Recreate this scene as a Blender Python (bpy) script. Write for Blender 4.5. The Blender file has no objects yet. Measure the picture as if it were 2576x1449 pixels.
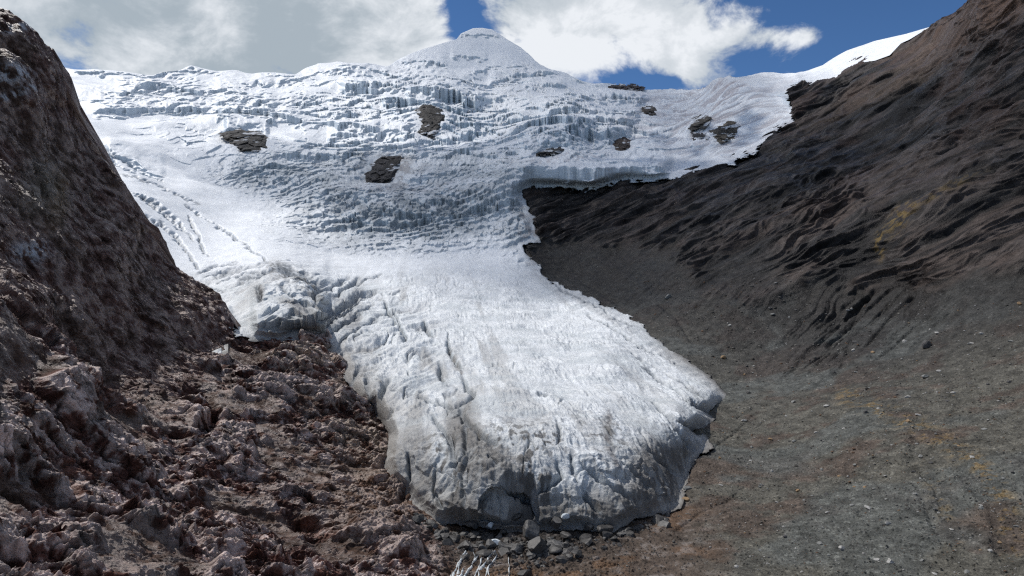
import bpy, math, random
import numpy as np
from concurrent.futures import ThreadPoolExecutor

STEP = 1.55          # mesh spacing in photo units at the distance of each surface
F, CX, CY = 1718.0, 1288.0, 724.5
rng = np.random.default_rng(7)
random.seed(7)
POOL = ThreadPoolExecutor(4)
f32 = np.float32

# ---------------------------------------------------------------- helpers
def W(u, v, Y):
    "point seen in direction (u, v) at forward distance Y (metres)"
    return np.stack([(u - CX) / F * Y, Y, -(v - CY) / F * Y], -1)

def chunked(fn, n, size=150000):
    idx = [(i, min(i + size, n)) for i in range(0, n, size)]
    return list(POOL.map(lambda ab: fn(*ab), idx))

class TPS:
    def __init__(s, pts, mode):
        p = np.array(pts, float)
        s.mode = mode
        s.c = p[:, :2] / 1000.0
        f = 1000.0 / p[:, 2] if mode == 'inv' else np.log(p[:, 2])
        n = len(p)
        K = s.k(s.c[:, None, :] - s.c[None, :, :]) + np.eye(n) * 2e-4
        A = np.zeros((n + 3, n + 3)); A[:n, :n] = K
        A[:n, n] = 1; A[:n, n + 1:] = s.c; A[n, :n] = 1; A[n + 1:, :n] = s.c.T
        s.w = np.linalg.solve(A, np.concatenate([f, [0, 0, 0]]))
    def k(s, d):
        r2 = (d ** 2).sum(-1)
        return 0.5 * r2 * np.log(r2 + 1e-12)
    def __call__(s, u, v):
        sh = u.shape
        q = np.stack([u.ravel(), v.ravel()], -1) / 1000.0
        out = np.empty(len(q))
        def job(a, b):
            d = q[a:b, None, :] - s.c[None]
            out[a:b] = s.k(d) @ s.w[:-3] + s.w[-3] + q[a:b] @ s.w[-2:]
        chunked(job, len(q), 20000)
        out = out.reshape(sh)
        return 1000.0 / np.clip(out, 0.25, 14) if s.mode == 'inv' else np.exp(np.clip(out, 4.3, 8.3))

_perm = rng.permutation(256).astype(np.int32)
_g = rng.normal(size=(256, 3)); _g = (_g / np.linalg.norm(_g, axis=1)[:, None]).astype(f32)
def perlin(P, seed=0):
    n = len(P); out = np.empty(n, f32)
    P = P.astype(f32)
    def job(a, b):
        p = P[a:b] + f32(seed * 17.31)
        fl = np.floor(p); i = fl.astype(np.int32); f = p - fl
        t = f * f * f * (f * (f * 6 - 15) + 10)
        def h(dx, dy, dz):
            k = _perm[(_perm[(_perm[(i[:, 0] + dx) & 255] + i[:, 1] + dy) & 255] + i[:, 2] + dz) & 255]
            g = _g[k]
            return g[:, 0] * (f[:, 0] - dx) + g[:, 1] * (f[:, 1] - dy) + g[:, 2] * (f[:, 2] - dz)
        x0 = h(0, 0, 0); x0 += t[:, 0] * (h(1, 0, 0) - x0)
        x1 = h(0, 1, 0); x1 += t[:, 0] * (h(1, 1, 0) - x1)
        x0 += t[:, 1] * (x1 - x0)
        x2 = h(0, 0, 1); x2 += t[:, 0] * (h(1, 0, 1) - x2)
        x3 = h(0, 1, 1); x3 += t[:, 0] * (h(1, 1, 1) - x3)
        x2 += t[:, 1] * (x3 - x2)
        out[a:b] = (x0 + t[:, 2] * (x2 - x0)) * 1.55
    chunked(job, n)
    return out

_rnd = rng.random((256, 4)).astype(f32); _tl = (rng.random((256, 3)).astype(f32) - .5) * 2
def planar(P, n, k):
    "squeeze noise space into sheets lying across n"
    n = np.array(n, float); n /= np.linalg.norm(n)
    return (P / k + np.outer(P @ n, n) * (1 - 1.0 / k)).astype(f32)
def facets(P, seed=0):
    "cells whose tops are tilted planes: height, edge distance, cell value"
    return worley(P, seed, True)
def worley(P, seed=0, tilt=False):
    "returns F1, F2-F1 and a random value per cell"
    n = len(P); o1 = np.empty(n, f32); o2 = np.empty(n, f32); o3 = np.empty(n, f32)
    P = P.astype(f32)
    def job(a, b):
        p = P[a:b] + f32(seed * 9.77)
        fl = np.floor(p - 0.5); i = fl.astype(np.int32)
        f1 = np.full(b - a, 9, f32); f2 = f1.copy(); cid = np.zeros(b - a, f32); th = np.zeros(b - a, f32)
        for dx in (0, 1):
            for dy in (0, 1):
                for dz in (0, 1):
                    k = _perm[(_perm[(_perm[(i[:, 0] + dx) & 255] + i[:, 1] + dy) & 255] + i[:, 2] + dz) & 255]
                    r = _rnd[k]
                    c = fl + np.array([dx, dy, dz], f32) + 0.5 + (r[:, :3] - 0.5) * 0.9
                    df = p - c; d = (df ** 2).sum(1)
                    nb = d < f1
                    f2 = np.where(nb, f1, np.minimum(f2, d))
                    cid = np.where(nb, r[:, 3], cid)
                    if tilt: th = np.where(nb, (df * _tl[k]).sum(1), th)
                    f1 = np.where(nb, d, f1)
        o1[a:b] = th if tilt else np.sqrt(f1); o2[a:b] = np.sqrt(f2) - np.sqrt(f1); o3[a:b] = cid
    chunked(job, n)
    return o1, o2, o3

def fbm(P, lam, octs, foot=None, gain=0.5, ridged=False, seed=0, mask=None):
    "multi-octave noise on world positions; octaves finer than the mesh are left out"
    out = np.zeros(len(P), f32); amp = 1.0
    for k in range(octs):
        l = lam / 2 ** k
        w = np.ones(len(P), f32) if foot is None else np.clip((l / foot - 2.0) / 2.0, 0, 1).astype(f32)
        if mask is not None: w = w * (mask > 0.01)
        ix = np.nonzero(w > 0)[0]
        if len(ix) == 0: break
        n = perlin(P[ix] / l, seed + k * 3.1)
        if ridged: n = 1 - 2.2 * np.abs(n)
        out[ix] += n * w[ix] * amp
        amp *= gain
    return out

def ss(x, a, b):
    t = np.clip((x - a) / (b - a), 0, 1); return t * t * (3 - 2 * t)
def lerp(a, b, t): return a + (b - a) * t
def aniso(P, d, k):
    d = np.array(d, float); d /= np.linalg.norm(d)
    return (P - np.outer(P @ d, d) * (1 - 1.0 / k)).astype(f32)
def blob(u, v, cu, cv, ru, rv, rot=0):
    a = math.radians(rot); c, s = math.cos(a), math.sin(a)
    x = (u - cu) * c + (v - cv) * s; y = -(u - cu) * s + (v - cv) * c
    return np.exp(-((x / ru) ** 2 + (y / rv) ** 2) ** 1.3)
def pdist(u, v, poly, R=60):
    "distance to a polyline and position along it (0..1)"
    poly = np.array(poly, float)
    d = np.full(u.shape, 1e3); t = np.zeros(u.shape)
    m = (u > poly[:, 0].min() - R) & (u < poly[:, 0].max() + R) & (v > poly[:, 1].min() - R) & (v < poly[:, 1].max() + R)
    if not m.any(): return d, t
    uu, vv = u[m], v[m]; dd = d[m]; tt = t[m]
    L = np.hypot(*(poly[1:] - poly[:-1]).T); cum = np.concatenate([[0], np.cumsum(L)]); tot = cum[-1]
    for (a, b, l, c0) in zip(poly[:-1], poly[1:], L, cum):
        e = (b - a) / l
        s = np.clip((uu - a[0]) * e[0] + (vv - a[1]) * e[1], 0, l)
        q = np.hypot(uu - a[0] - s * e[0], vv - a[1] - s * e[1])
        k = q < dd
        dd = np.where(k, q, dd); tt = np.where(k, (c0 + s) / tot, tt)
    d[m] = dd; t[m] = tt
    return d, t
def inside(u, v, poly):
    poly = np.array(poly, float); r = np.zeros(u.shape, bool)
    x1, y1 = poly[-1]
    for x2, y2 in poly:
        c = (y1 > v) != (y2 > v)
        with np.errstate(divide='ignore', invalid='ignore'):
            xi = (x2 - x1) * (v - y1) / (y2 - y1 + 1e-12) + x1
        r ^= c & (u < xi)
        x1, y1 = x2, y2
    return r
class SDF:
    "signed distance to an outline, positive inside, sampled from a lattice"
    def __init__(s, poly, line=None, st=4.0, box=(-300, -20, 2500, 1480)):
        s.st = st; s.box = box
        uu, vv = np.meshgrid(np.arange(box[0], box[2], st), np.arange(box[1], box[3], st))
        d, _ = pdist(uu, vv, line if line is not None else list(poly) + [poly[0]], 1e5)
        s.g = np.where(inside(uu, vv, poly), d, -d)
    def __call__(s, u, v):
        x = np.clip((u - s.box[0]) / s.st, 0, s.g.shape[1] - 1.001); y = np.clip((v - s.box[1]) / s.st, 0, s.g.shape[0] - 1.001)
        i, j = x.astype(int), y.astype(int); fx, fy = x - i, y - j
        g = s.g
        return (g[j, i] * (1 - fx) + g[j, i + 1] * fx) * (1 - fy) + (g[j + 1, i] * (1 - fx) + g[j + 1, i + 1] * fx) * fy

def normals(V):
    du = np.gradient(V, axis=1); dv = np.gradient(V, axis=0)
    n = np.cross(du, dv); n /= np.linalg.norm(n, axis=-1, keepdims=True) + 1e-9
    return n       # for rows running downwards this points at the viewer / sky
def fixn(n, V):
    s = np.sign((n * -V).sum(-1, keepdims=True)); s[s == 0] = 1
    return n * s

def grid_mesh(name, V, col, mat, keep=None, extra=None, smooth=True):
    R, Cn = V.shape[:2]
    idx = np.arange(R * Cn, dtype=np.int32).reshape(R, Cn)
    q = np.stack([idx[:-1, :-1], idx[1:, :-1], idx[1:, 1:], idx[:-1, 1:]], -1).reshape(-1, 4)
    if keep is not None:
        k = (keep[:-1, :-1] & keep[1:, :-1] & keep[1:, 1:] & keep[:-1, 1:]).ravel(); q = q[k]
    used = np.zeros(R * Cn, bool); used[q.ravel()] = True
    rm = np.cumsum(used) - 1
    q = rm[q].astype(np.int32)
    co = V.reshape(-1, 3)[used].astype(f32)
    me = bpy.data.meshes.new(name)
    me.vertices.add(len(co)); me.vertices.foreach_set('co', co.ravel())
    me.loops.add(q.size); me.loops.foreach_set('vertex_index', q.ravel())
    me.polygons.add(len(q)); me.polygons.foreach_set('loop_start', np.arange(0, q.size, 4, dtype=np.int32))
    me.polygons.foreach_set('use_smooth', np.full(len(q), smooth, bool))
    me.update(calc_edges=True)
    def attr(nm, c):
        a = me.color_attributes.new(nm, 'FLOAT_COLOR', 'POINT')
        c4 = np.ones((len(co), 4), f32); c4[:, :c.shape[-1]] = c.reshape(-1, c.shape[-1])[used]
        a.data.foreach_set('color', c4.ravel())
    attr('col', col)
    if extra is not None: attr('aux', extra)
    me.materials.append(mat)
    o = bpy.data.objects.new(name, me); bpy.context.scene.collection.objects.link(o)
    return o
def tri_mesh(name, verts, faces, mat, smooth=False):
    me = bpy.data.meshes.new(name); me.from_pydata([tuple(map(float, p)) for p in verts], [], faces)
    me.materials.append(mat)
    if smooth: me.polygons.foreach_set('use_smooth', [True] * len(me.polygons))
    me.update()
    o = bpy.data.objects.new(name, me); bpy.context.scene.collection.objects.link(o)
    return o
def tag(o, label=None, cat=None, group=None, kind=None):
    if label: o['label'] = label
    if cat: o['category'] = cat
    if group: o['group'] = group
    if kind: o['kind'] = kind
    return o

# ---------------------------------------------------------------- materials
def nodes(m):
    m.use_nodes = True; nt = m.node_tree; nt.nodes.clear(); return nt
def mk(nt, t, **kw):
    n = nt.nodes.new(t)
    for k, v in kw.items():
        if k == 'ins':
            for a, b in v.items():
                if isinstance(b, bpy.types.NodeSocket): nt.links.new(b, n.inputs[a])
                else: n.inputs[a].default_value = b
        else: setattr(n, k, v)
    return n
def mth(nt, op, a, b=None, c=None, clamp=False):
    n = nt.nodes.new('ShaderNodeMath'); n.operation = op; n.use_clamp = clamp
    for i, x in enumerate((a, b, c)):
        if x is None: continue
        if isinstance(x, bpy.types.NodeSocket): nt.links.new(x, n.inputs[i])
        else: n.inputs[i].default_value = x
    return n.outputs[0]

def rock_material(name, scale=1.0, rough=0.75, spec=0.3, bump=0.6, var=0.5, flat=None, dist=0.4):
    m = bpy.data.materials.new(name); nt = nodes(m)
    out = mk(nt, 'ShaderNodeOutputMaterial'); b = mk(nt, 'ShaderNodeBsdfPrincipled')
    tc = mk(nt, 'ShaderNodeTexCoord')
    if flat is None: base = mk(nt, 'ShaderNodeVertexColor', layer_name='col').outputs[0]
    else: base = mk(nt, 'ShaderNodeRGB').outputs[0]; base.default_value = (*flat, 1)
    n1 = mk(nt, 'ShaderNodeTexNoise', ins={'Vector': tc.outputs['Object'], 'Scale': 1.1 * scale, 'Detail': 8.0, 'Roughness': 0.72})
    n2 = mk(nt, 'ShaderNodeTexNoise', ins={'Vector': tc.outputs['Object'], 'Scale': 0.16 * scale, 'Detail': 6.0, 'Roughness': 0.7})
    f = mth(nt, 'ADD', mth(nt, 'MULTIPLY', n1.outputs[0], var * 2.4), mth(nt, 'MULTIPLY', n2.outputs[0], var * 1.2))
    f = mth(nt, 'ADD', f, 1 - var * 1.8)
    f = mth(nt, 'MAXIMUM', f, 0.25)
    mul = mk(nt, 'ShaderNodeVectorMath', operation='SCALE', ins={0: base, 'Scale': f})
    nt.links.new(mul.outputs[0], b.inputs['Base Color'])
    b.inputs['Roughness'].default_value = rough
    b.inputs['Specular IOR Level'].default_value = spec
    if flat is None and spec > .5:
        ax = mk(nt, 'ShaderNodeSeparateColor', ins={0: mk(nt, 'ShaderNodeVertexColor', layer_name='aux').outputs[0]})
        nt.links.new(mth(nt, 'MULTIPLY', ax.outputs[0], spec), b.inputs['Specular IOR Level'])
    v = mk(nt, 'ShaderNodeTexVoronoi', feature='F1', ins={'Vector': tc.outputs['Object'], 'Scale': 0.9 * scale})
    h = mth(nt, 'ADD', mth(nt, 'MULTIPLY', n1.outputs[0], 1.2), mth(nt, 'MULTIPLY', v.outputs['Distance'], 0.5))
    bp = mk(nt, 'ShaderNodeBump', ins={'Height': h, 'Strength': bump, 'Distance': dist / scale * 2})
    nt.links.new(bp.outputs[0], b.inputs['Normal'])
    nt.links.new(b.outputs[0], out.inputs[0])
    return m

def ice_material(name):
    m = bpy.data.materials.new(name); nt = nodes(m)
    out = mk(nt, 'ShaderNodeOutputMaterial'); b = mk(nt, 'ShaderNodeBsdfPrincipled')
    tc = mk(nt, 'ShaderNodeTexCoord')
    base = mk(nt, 'ShaderNodeVertexColor', layer_name='col').outputs[0]
    aux = mk(nt, 'ShaderNodeSeparateColor', ins={0: mk(nt, 'ShaderNodeVertexColor', layer_name='aux').outputs[0]})
    rgh = aux.outputs[0]
    n1 = mk(nt, 'ShaderNodeTexNoise', ins={'Vector': tc.outputs['Object'], 'Scale': 0.55, 'Detail': 9.0, 'Roughness': 0.75})
    # base colour follows the bump noise, darker in its hollows
    d = mth(nt, 'MULTIPLY', mth(nt, 'SUBTRACT', n1.outputs[0], 0.5), 0.9)
    f = mth(nt, 'MULTIPLY_ADD', d, rgh, 1.0)
    f = mth(nt, 'MINIMUM', f, 1.12)
    mul = mk(nt, 'ShaderNodeVectorMath', operation='SCALE', ins={0: base, 'Scale': f})
    nt.links.new(mul.outputs[0], b.inputs['Base Color'])
    b.inputs['Roughness'].default_value = 0.55
    b.inputs['Specular IOR Level'].default_value = 0.35
    bp = mk(nt, 'ShaderNodeBump', ins={'Height': n1.outputs[0], 'Strength': mth(nt, 'MULTIPLY', rgh, 0.7), 'Distance': 1.3})
    nt.links.new(bp.outputs[0], b.inputs['Normal'])
    nt.links.new(b.outputs[0], out.inputs[0])
    return m

M_ROCK = rock_material('weathered_rock', scale=1.0, rough=0.42, spec=0.8, bump=0.8, var=0.55)
M_ICE = ice_material('glacier_ice')
M_OUT = rock_material('outcrop_rock', scale=0.25, rough=0.8, spec=0.2, bump=0.6, var=0.5)

# ---------------------------------------------------------------- outlines (photo units)
SKY = [(-600,130),(-300,150),(0,155),(145,163),(250,181),(360,184),(440,180),(480,170),(540,174),(600,178),(640,184),(740,187),(770,170),(800,158),(850,153),
 (900,158),(972,162),(1010,145),(1052,127),(1100,112),(1148,99),(1160,84),(1190,71),(1212,70),(1238,74),(1252,83),(1276,99),(1310,118),(1344,147),
 (1372,165),(1420,179),(1482,207),(1530,214),(1560,216),(1640,223),(1760,226),(1778,215),(1795,202),(1815,193),(1880,190),(2020,178),(2070,165),(2130,130),
 (2200,103),(2280,85),(2345,66),(2420,50),(2560,40)]
RIDGE = [(-1000,-620),(-320,-190),(-100,-70),(0,5),(41,38),(76,76),(110,118),(121,127),(134,150),(145,165),(152,207),(168,245),(183,276),(207,320),(222,350),(238,389),(262,431),
 (296,462),(327,499),(345,520),(362,550),(379,585),(398,620),(413,647),(430,664),(448,675),(475,695),(499,713),(530,735),(551,751),(572,785),(583,812),(594,822),(606,822),
 (640,802),(700,755),(800,700),(1000,600),(1200,480),(1300,430),(1500,415),(1700,380),(1850,310),(1930,240),(1990,200),(2050,180),(2150,138),(2280,92),
 (2338,68),(2365,50),(2400,28),(2430,4),(2500,-30),(2900,-190),(3500,-480)]
CONTACT = [(560,800),(584,838),(592,852),(640,858),(700,861),(760,858),(815,857),(828,880),(845,905),(880,965),(905,1005),(935,1028),(958,1060),(972,1095),(960,1160),(972,1212),(1010,1245),
 (1050,1285),(1090,1318),(1180,1330),(1300,1345),(1380,1340),(1460,1340),(1545,1345),(1600,1315),(1665,1296),(1712,1282),(1727,1215),(1745,1160),(1793,1128),(1772,1095),(1750,1086),(1800,1056),
 (1785,1040),(1828,1000),(1812,968),(1780,940),(1700,885),(1650,845),(1590,800),(1500,752),(1440,730),(1390,705),(1362,680),(1335,640),(1322,620),(1360,610),(1345,560),(1320,490),
 (1345,476),(1400,474),(1500,478),(1580,462),(1640,462),(1700,450),(1770,428),(1840,410),(1900,386),(1930,350),(1960,330),(2006,314),(1994,285),(1990,255),(1977,232),(2010,208),(2045,210),(2070,204),
 (2105,200),(2130,178),(2160,160),(2200,155),(2240,140),(2268,110),(2290,100),(2345,66)]
ICEPOLY = CONTACT + [(2345,-100),(-400,-100),(-400,900),(560,900)]
sdI = SDF(ICEPOLY, CONTACT)

bed_pts = [
 (3500,1449,120),(3500,300,430),(3500,-300,560),(-900,1449,95),(-900,300,190),(-900,900,130),(-900,-300,240),
 (-300,1700,105),(600,1750,120),(1288,1750,160),(2100,1750,140),(2900,1700,120),
 (0,1449,150),(-300,1449,125),(300,1449,165),(700,1449,190),(1050,1449,215),(1288,1449,228),(1600,1449,226),(2000,1449,212),(2576,1449,188),(2900,1449,165),
 (0,1200,178),(0,1000,205),(0,830,225),(200,1000,245),(400,1250,232),(700,1250,268),(700,1060,330),(400,1080,280),(850,1000,392),(950,1150,340),
 (1040,1270,285),(1100,1325,272),(1400,1345,264),(1700,1300,285),(1760,1130,362),(1835,1000,475),(1600,815,650),(1400,708,840),(1340,600,930),(1340,480,1085),
 (830,870,470),(590,850,440),(700,900,430),(590,950,375),
 (2576,1200,240),(2200,1200,280),(2576,1000,320),(2200,1000,385),(2000,940,490),(2576,820,395),(2300,850,470),
 (2200,750,560),(2000,700,640),(1800,800,610),(1700,650,780),(1600,520,1000),(2576,650,460),(2350,650,520),(2576,300,600),(2576,0,760),(2900,300,520),(2900,-150,700),
 (2430,0,1000),(2338,68,1230),(2105,195,1380),(1990,230,1380),(2000,315,1210),(1840,410,1100),(1700,450,1090),(1500,478,1090),(2200,400,860),(2250,220,1080),(2000,500,800),
 (0,5,420),(76,76,430),(145,165,440),(183,276,446),(262,431,450),(345,520,452),(413,647,456),(499,713,458),(582,806,450),
 (0,300,345),(0,600,282),(0,720,262),(-300,300,290),(-300,700,215),(150,450,385),(200,700,330),(300,600,390),(300,880,330),(420,800,385),(500,900,385)]
ice_pts = [
 (1100,1318,268),(1400,1338,262),(1640,1305,277),(1000,1240,284),(1735,1170,346),
 (1060,1200,290),(1200,1200,276),(1400,1230,271),(1600,1200,292),(1700,1150,332),(1000,1100,315),(1200,1100,302),(1400,1100,300),(1600,1100,322),(1700,1050,362),
 (950,1000,385),(1150,1000,370),(1400,1000,374),(1650,1000,408),(1800,1000,452),(900,920,440),(1050,900,470),(1300,900,475),(1550,900,500),(1700,900,540),
 (840,860,470),(850,800,560),(1050,800,600),(1300,800,625),(1550,800,630),(1000,700,760),(1200,700,790),(1380,705,820),(1330,620,910),
 (600,850,440),(720,858,446),(810,855,452),(650,790,505),(700,760,530),(780,790,520),(580,760,560),(640,700,620),(760,710,620),(450,660,700),(300,560,740),
 (800,640,850),(1000,600,950),(1300,560,985),(1340,480,1070),(1200,480,1120),(1000,480,1130),(820,480,1120),(700,570,960),(560,560,960),(420,560,840),
 (600,450,1170),(450,400,1200),(300,400,1080),(250,300,1350),(400,300,1450),(600,350,1350),(800,400,1300),(1000,400,1320),(1200,400,1300),(1290,425,1130),(1500,440,1105),(1690,437,1100),
 (-300,500,700),(-300,250,1300),(150,170,1850),(150,350,1150),(450,185,2050),(450,240,1750),(740,190,2150),(740,260,1750),(850,155,2250),(1000,300,1600),(1080,220,1900),(1210,71,2850),
 (1000,165,2350),(1210,130,2550),(1370,166,2450),(1250,220,2050),(1250,300,1650),(1450,300,1500),(1500,212,2250),(1600,224,2150),(1760,228,2000),(1600,300,1600),(1500,370,1350),
 (1815,194,1850),(1800,260,1550),(1700,340,1400),(1650,400,1230),(1850,340,1300),(1980,180,1700),(1960,250,1450),(1990,312,1215),(1840,400,1105),(2130,131,1560),(2150,160,1420),(2280,86,1380),(2345,66,1280),(2500,40,1280)]
fB = TPS(bed_pts, 'inv'); fI = TPS(ice_pts, 'log')

# ---------------------------------------------------------------- bedrock sheet
STEPLINE = [(-300,640),(0,748),(40,770),(80,800),(120,822),(160,850),(200,885),(230,930),(262,960),(300,985),(330,1010),(360,1035),(400,1075),(450,1130)]
def rows_cols(u0, u1, top, bot, st):
    us = np.arange(max(u0, -60), min(u1, 2640), st)
    if u0 < -60: us = np.concatenate([np.arange(u0, -60, 7.0), us])
    if u1 > 2640: us = np.concatenate([us, np.arange(us[-1] + 2, u1, 7.0)])
    T = np.interp(us, *np.array(top, float).T); B = np.interp(us, *np.array(bot, float).T)
    n = int(np.max(B - T) / st) + 1
    t = np.linspace(0, 1, n)[:, None]
    return np.broadcast_to(us, (n, len(us))).copy(), T + (B - T) * t

def bed_depth(u, v):
    Y = fB(u, v)
    ln = np.interp(u, *np.array(STEPLINE, float).T)
    wv = v - ln
    tap = ss(u, 470, 330)
    Y = Y * (1 - 0.03 * tap * ss(wv, -26, 26) * np.exp(-np.clip(wv, 0, None) / 150))
    Y = Y * (1 + 0.07 * tap * np.exp(-np.clip(-wv, 0, None) / 60.0) * ss(wv, 26, -26))
    return Y

def build_bed():
    U, V = rows_cols(-700, 3300, RIDGE, [(-400,1600),(2900,1600)], STEP)
    Y = bed_depth(U, V)
    sd = sdI(U, V)
    Yi = fI(U, V)
    left = U < 587
    hid = np.where(left, 0, ss(sd, 2, 30))
    Yb = np.where(left, Y, np.where(sd > 0, np.maximum(Y, Yi * (1.006 + 0.03 * hid)), Y))
    P = W(U, V, Yb)
    N = fixn(normals(W(U, V, fB(U, V))), P)
    tv = -P / np.linalg.norm(P, axis=-1, keepdims=True)
    N = N * .5 + tv * .5; N /= np.linalg.norm(N, axis=-1, keepdims=True)
    # hidden back slope behind the skyline
    K = 7
    sk = []
    for k in range(K, 0, -1):
        q = P[0].copy(); q[:, 1] += 9.0 * k ** 1.6 * (Y[0] / 450); q[:, 2] -= 6.0 * k ** 1.75 * (Y[0] / 450)
        sk.append(q)
    P = np.concatenate([np.stack(sk), P]); N = np.concatenate([np.repeat(N[:1], K, 0), N])
    ex = lambda a: np.concatenate([np.repeat(a[:1], K, 0), a])
    U, V, Yb, sd, hid = map(ex, (U, V, Yb, sd, hid))
    sh = U.shape; p = P.reshape(-1, 3).astype(f32); u = U.ravel(); v = V.ravel()
    foot = (Yb.ravel() / F * STEP).astype(f32)
    expo = (1 - hid.ravel())
    # zones
    wl_line = np.interp(u, *np.array(STEPLINE, float).T)
    leftm = ss(u + (v - 1250) * -0.35, 1130, 960)
    leftm = np.where(v < 900, (u < 1000) * 1.0, leftm)
    wall_l = leftm * ss(v - wl_line, 6, -6) * ss(u + (v - 800) * 0.55, 640, 520)
    rb = np.interp(u, [1300, 1500, 1700, 1780, 1880, 1960, 2050, 2150, 2250, 2400, 2576, 2900], [600, 615, 640, 745, 770, 745, 705, 700, 705, 700, 668, 640])
    wob = fbm(p, 40, 3, None, seed=5) * 30
    wall_r = (1 - leftm) * ss(v - rb + wob * 1.4, 26, -26)
    scree = (1 - leftm) * (1 - wall_r)
    core = blob(u, v, 1870, 700, 110, 60, -25)         # smooth talus pocket inside the rock band
    wall_r = wall_r * (1 - 0.85 * core); scree = np.maximum(scree, 0.85 * core * (1 - leftm))
    fr = leftm * (1 - wall_l)
    # --- displacement (metres, along the surface normal)
    d = np.zeros(len(u), f32)
    # left: blocky knobs
    dirl = W(np.array([150., 500.]), np.array([900., 1250.]), np.array([240., 250.])); dl = dirl[1] - dirl[0]
    pa = aniso(p, dl, 1.5)
    ml = leftm > 0.01; il = np.nonzero(ml)[0]; pl = pa[il]
    warp = np.stack([fbm(pl, 14, 3, None, seed=s) for s in (11, 12, 13)], -1) * 2.2
    pw = pl + warp
    f1, f21, cid = facets(aniso(pw, dl, 1.7) / 14.0, 1)
    g1, g21, gid = facets(pw / 5.6, 2)
    h1, h21, hidd = facets(pw / 2.2, 3)
    e1, e21, eid = facets((pl + warp * 1.5) / 36.0, 4)
    k0 = (e1 * 9 + (eid - .35) * 6) * ss(e21, 0, .20)
    k1 = (f1 * 4.4 + (cid - 0.4) * 2.4) * ss(f21, 0, 0.16)
    k2 = (g1 * 2.9 + (gid - 0.3) * 1.2) * ss(g21, 0, 0.2)
    k4 = fbm(aniso(p[il], dl, 3.0), 5, 5, foot[il], gain=.66, ridged=True, seed=23) * .75
    k3 = k4 + (h1 * 1.7 + (hidd - 0.2) * 0.8) * ss(h21, 0, .3) * ss(foot[il], 0.55, 0.3)
    fine = fbm(pw, 3.0, 4, foot[il], gain=0.68, ridged=True, seed=21) * 0.6
    calm = ss(fbm(p[il], 38, 3, None, seed=31), 0.12, 0.38) * fr[il]      # gravel filled gullies
    calm = np.maximum(calm, 0.6 * blob(u[il], v[il], 900, 1300, 170, 90, 30))
    big = fbm(pl, 60, 2, None, ridged=True, seed=41) * 2.6
    wl = wall_l[il]
    k1 = k1 * (1 - .45 * wl); k2 = k2 * (1 - .5 * wl)
    cl1 = fbm(aniso(pw, dl, 6), 9, 2, None, seed=25); cl2 = fbm(aniso(pw, (.8, .3, .9), 5), 12, 2, None, seed=26)
    cr = np.maximum(np.exp(-(cl1 / .035) ** 2), np.exp(-(cl2 / .03) ** 2)) * ss(foot[il], .6, .3) * (1 - .8 * calm)
    d[il] -= cr * 1.0 * leftm[il]
    d[il] += (big + (k0 * (1.25 + .3 * wl) * (1 - .5 * calm) + k1 * (1 - 0.75 * calm) + k2 * (1 - 0.8 * calm) + k3 * (1 - 0.7 * calm) + fine * (1 - 0.5 * calm)) * lerp(1.0, .7, wall_l[il]) - 1.5 - 2.6 * wall_l[il]) * leftm[il]
    # right wall: bedded rock, beds climb to the right
    BN_ = (-.485, .071, .871)
    ir = np.nonzero(wall_r > 0.01)[0]
    pw_ = p[ir] + np.stack([fbm(p[ir], 110, 3, None, seed=s) for s in (51, 52, 53)], -1) * 9
    pr = planar(pw_, BN_, 10.0)
    b1 = fbm(pr, 22, 6, foot[ir], gain=0.66, ridged=True, seed=61)
    b0 = fbm(planar(p[ir], BN_, 2.2), 70, 3, None, ridged=True, seed=62)
    w1, w21, wid = facets(planar(pw_, BN_, 3.2) / 10.0, 5)
    bl = ss(fbm(p[ir], 130, 2, None, seed=64), -.3, .3)
    nb_ = np.array(BN_) / np.linalg.norm(BN_); qn = pw_ @ nb_
    def ledge(lam, sd0, w):
        t = qn / lam + fbm(planar(pw_, BN_, 6), lam * 5, 3, None, seed=sd0) * w
        t = t - np.floor(t); return np.clip(t / .85, 0, 1) ** 1.5 * ss(1 - t, 0, .12)
    lm = ss(fbm(planar(p[ir], BN_, 5), 40, 3, None, seed=69), -.3, .25)
    led = ledge(26, 67, 1.0) * 4.2 + ledge(9.5, 68, 1.1) * 2.4 * lm + ledge(4.2, 70, 1.2) * 1.1 * ss(foot[ir], .9, .45)
    d[ir] += wall_r[ir] * (led * 1.5 - 5 + (b1 - .4) * (4.4 + 2.6 * bl) + b0 * 6.5 + (w1 * 5 + (wid - .4) * 3.0) * ss(w21, 0, .25) * (.25 + .65 * bl) * ss(foot[ir], 1.3, 0.7) - 5.0)
    # scree: soft with gullies
    i2 = np.nonzero(scree > 0.01)[0]; ps = p[i2]
    sc = fbm(ps, 45, 4, foot[i2], gain=0.45, seed=71) * 1.6 + fbm(ps, 2.2, 3, foot[i2], gain=0.6, seed=72) * 0.10
    st1, _, stid = worley(ps / 1.6, 6)
    sc += np.clip(0.38 - st1, 0, 1) * 2.8 * (stid > 0.5) * ss(foot[i2], 0.5, 0.3)
    st2, _, stid2 = worley(ps / 0.7, 8)
    sc += np.clip(0.4 - st2, 0, 1) * 1.1 * (stid2 > 0.4) * ss(foot[i2], 0.28, 0.2)
    st3, _, stid3 = worley(ps / 3.4, 9)
    sc += np.clip(.34 - st3, 0, 1) * 3.2 * (stid3 > .86) * ss(foot[i2], .9, .5)
    sc += fbm(ps, 12, 3, foot[i2], gain=.55, ridged=True, seed=74) * .45
    gl = W(np.array([2250., 2080.]), np.array([710., 890.]), np.array([560., 480.])); dg = gl[1] - gl[0]
    pg = aniso(ps + np.stack([fbm(ps, 30, 2, None, seed=s) for s in (75, 76, 77)], -1) * 4, dg, 9)
    gm = blob(u[i2], v[i2], 2150, 800, 210, 95, -38)
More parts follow.
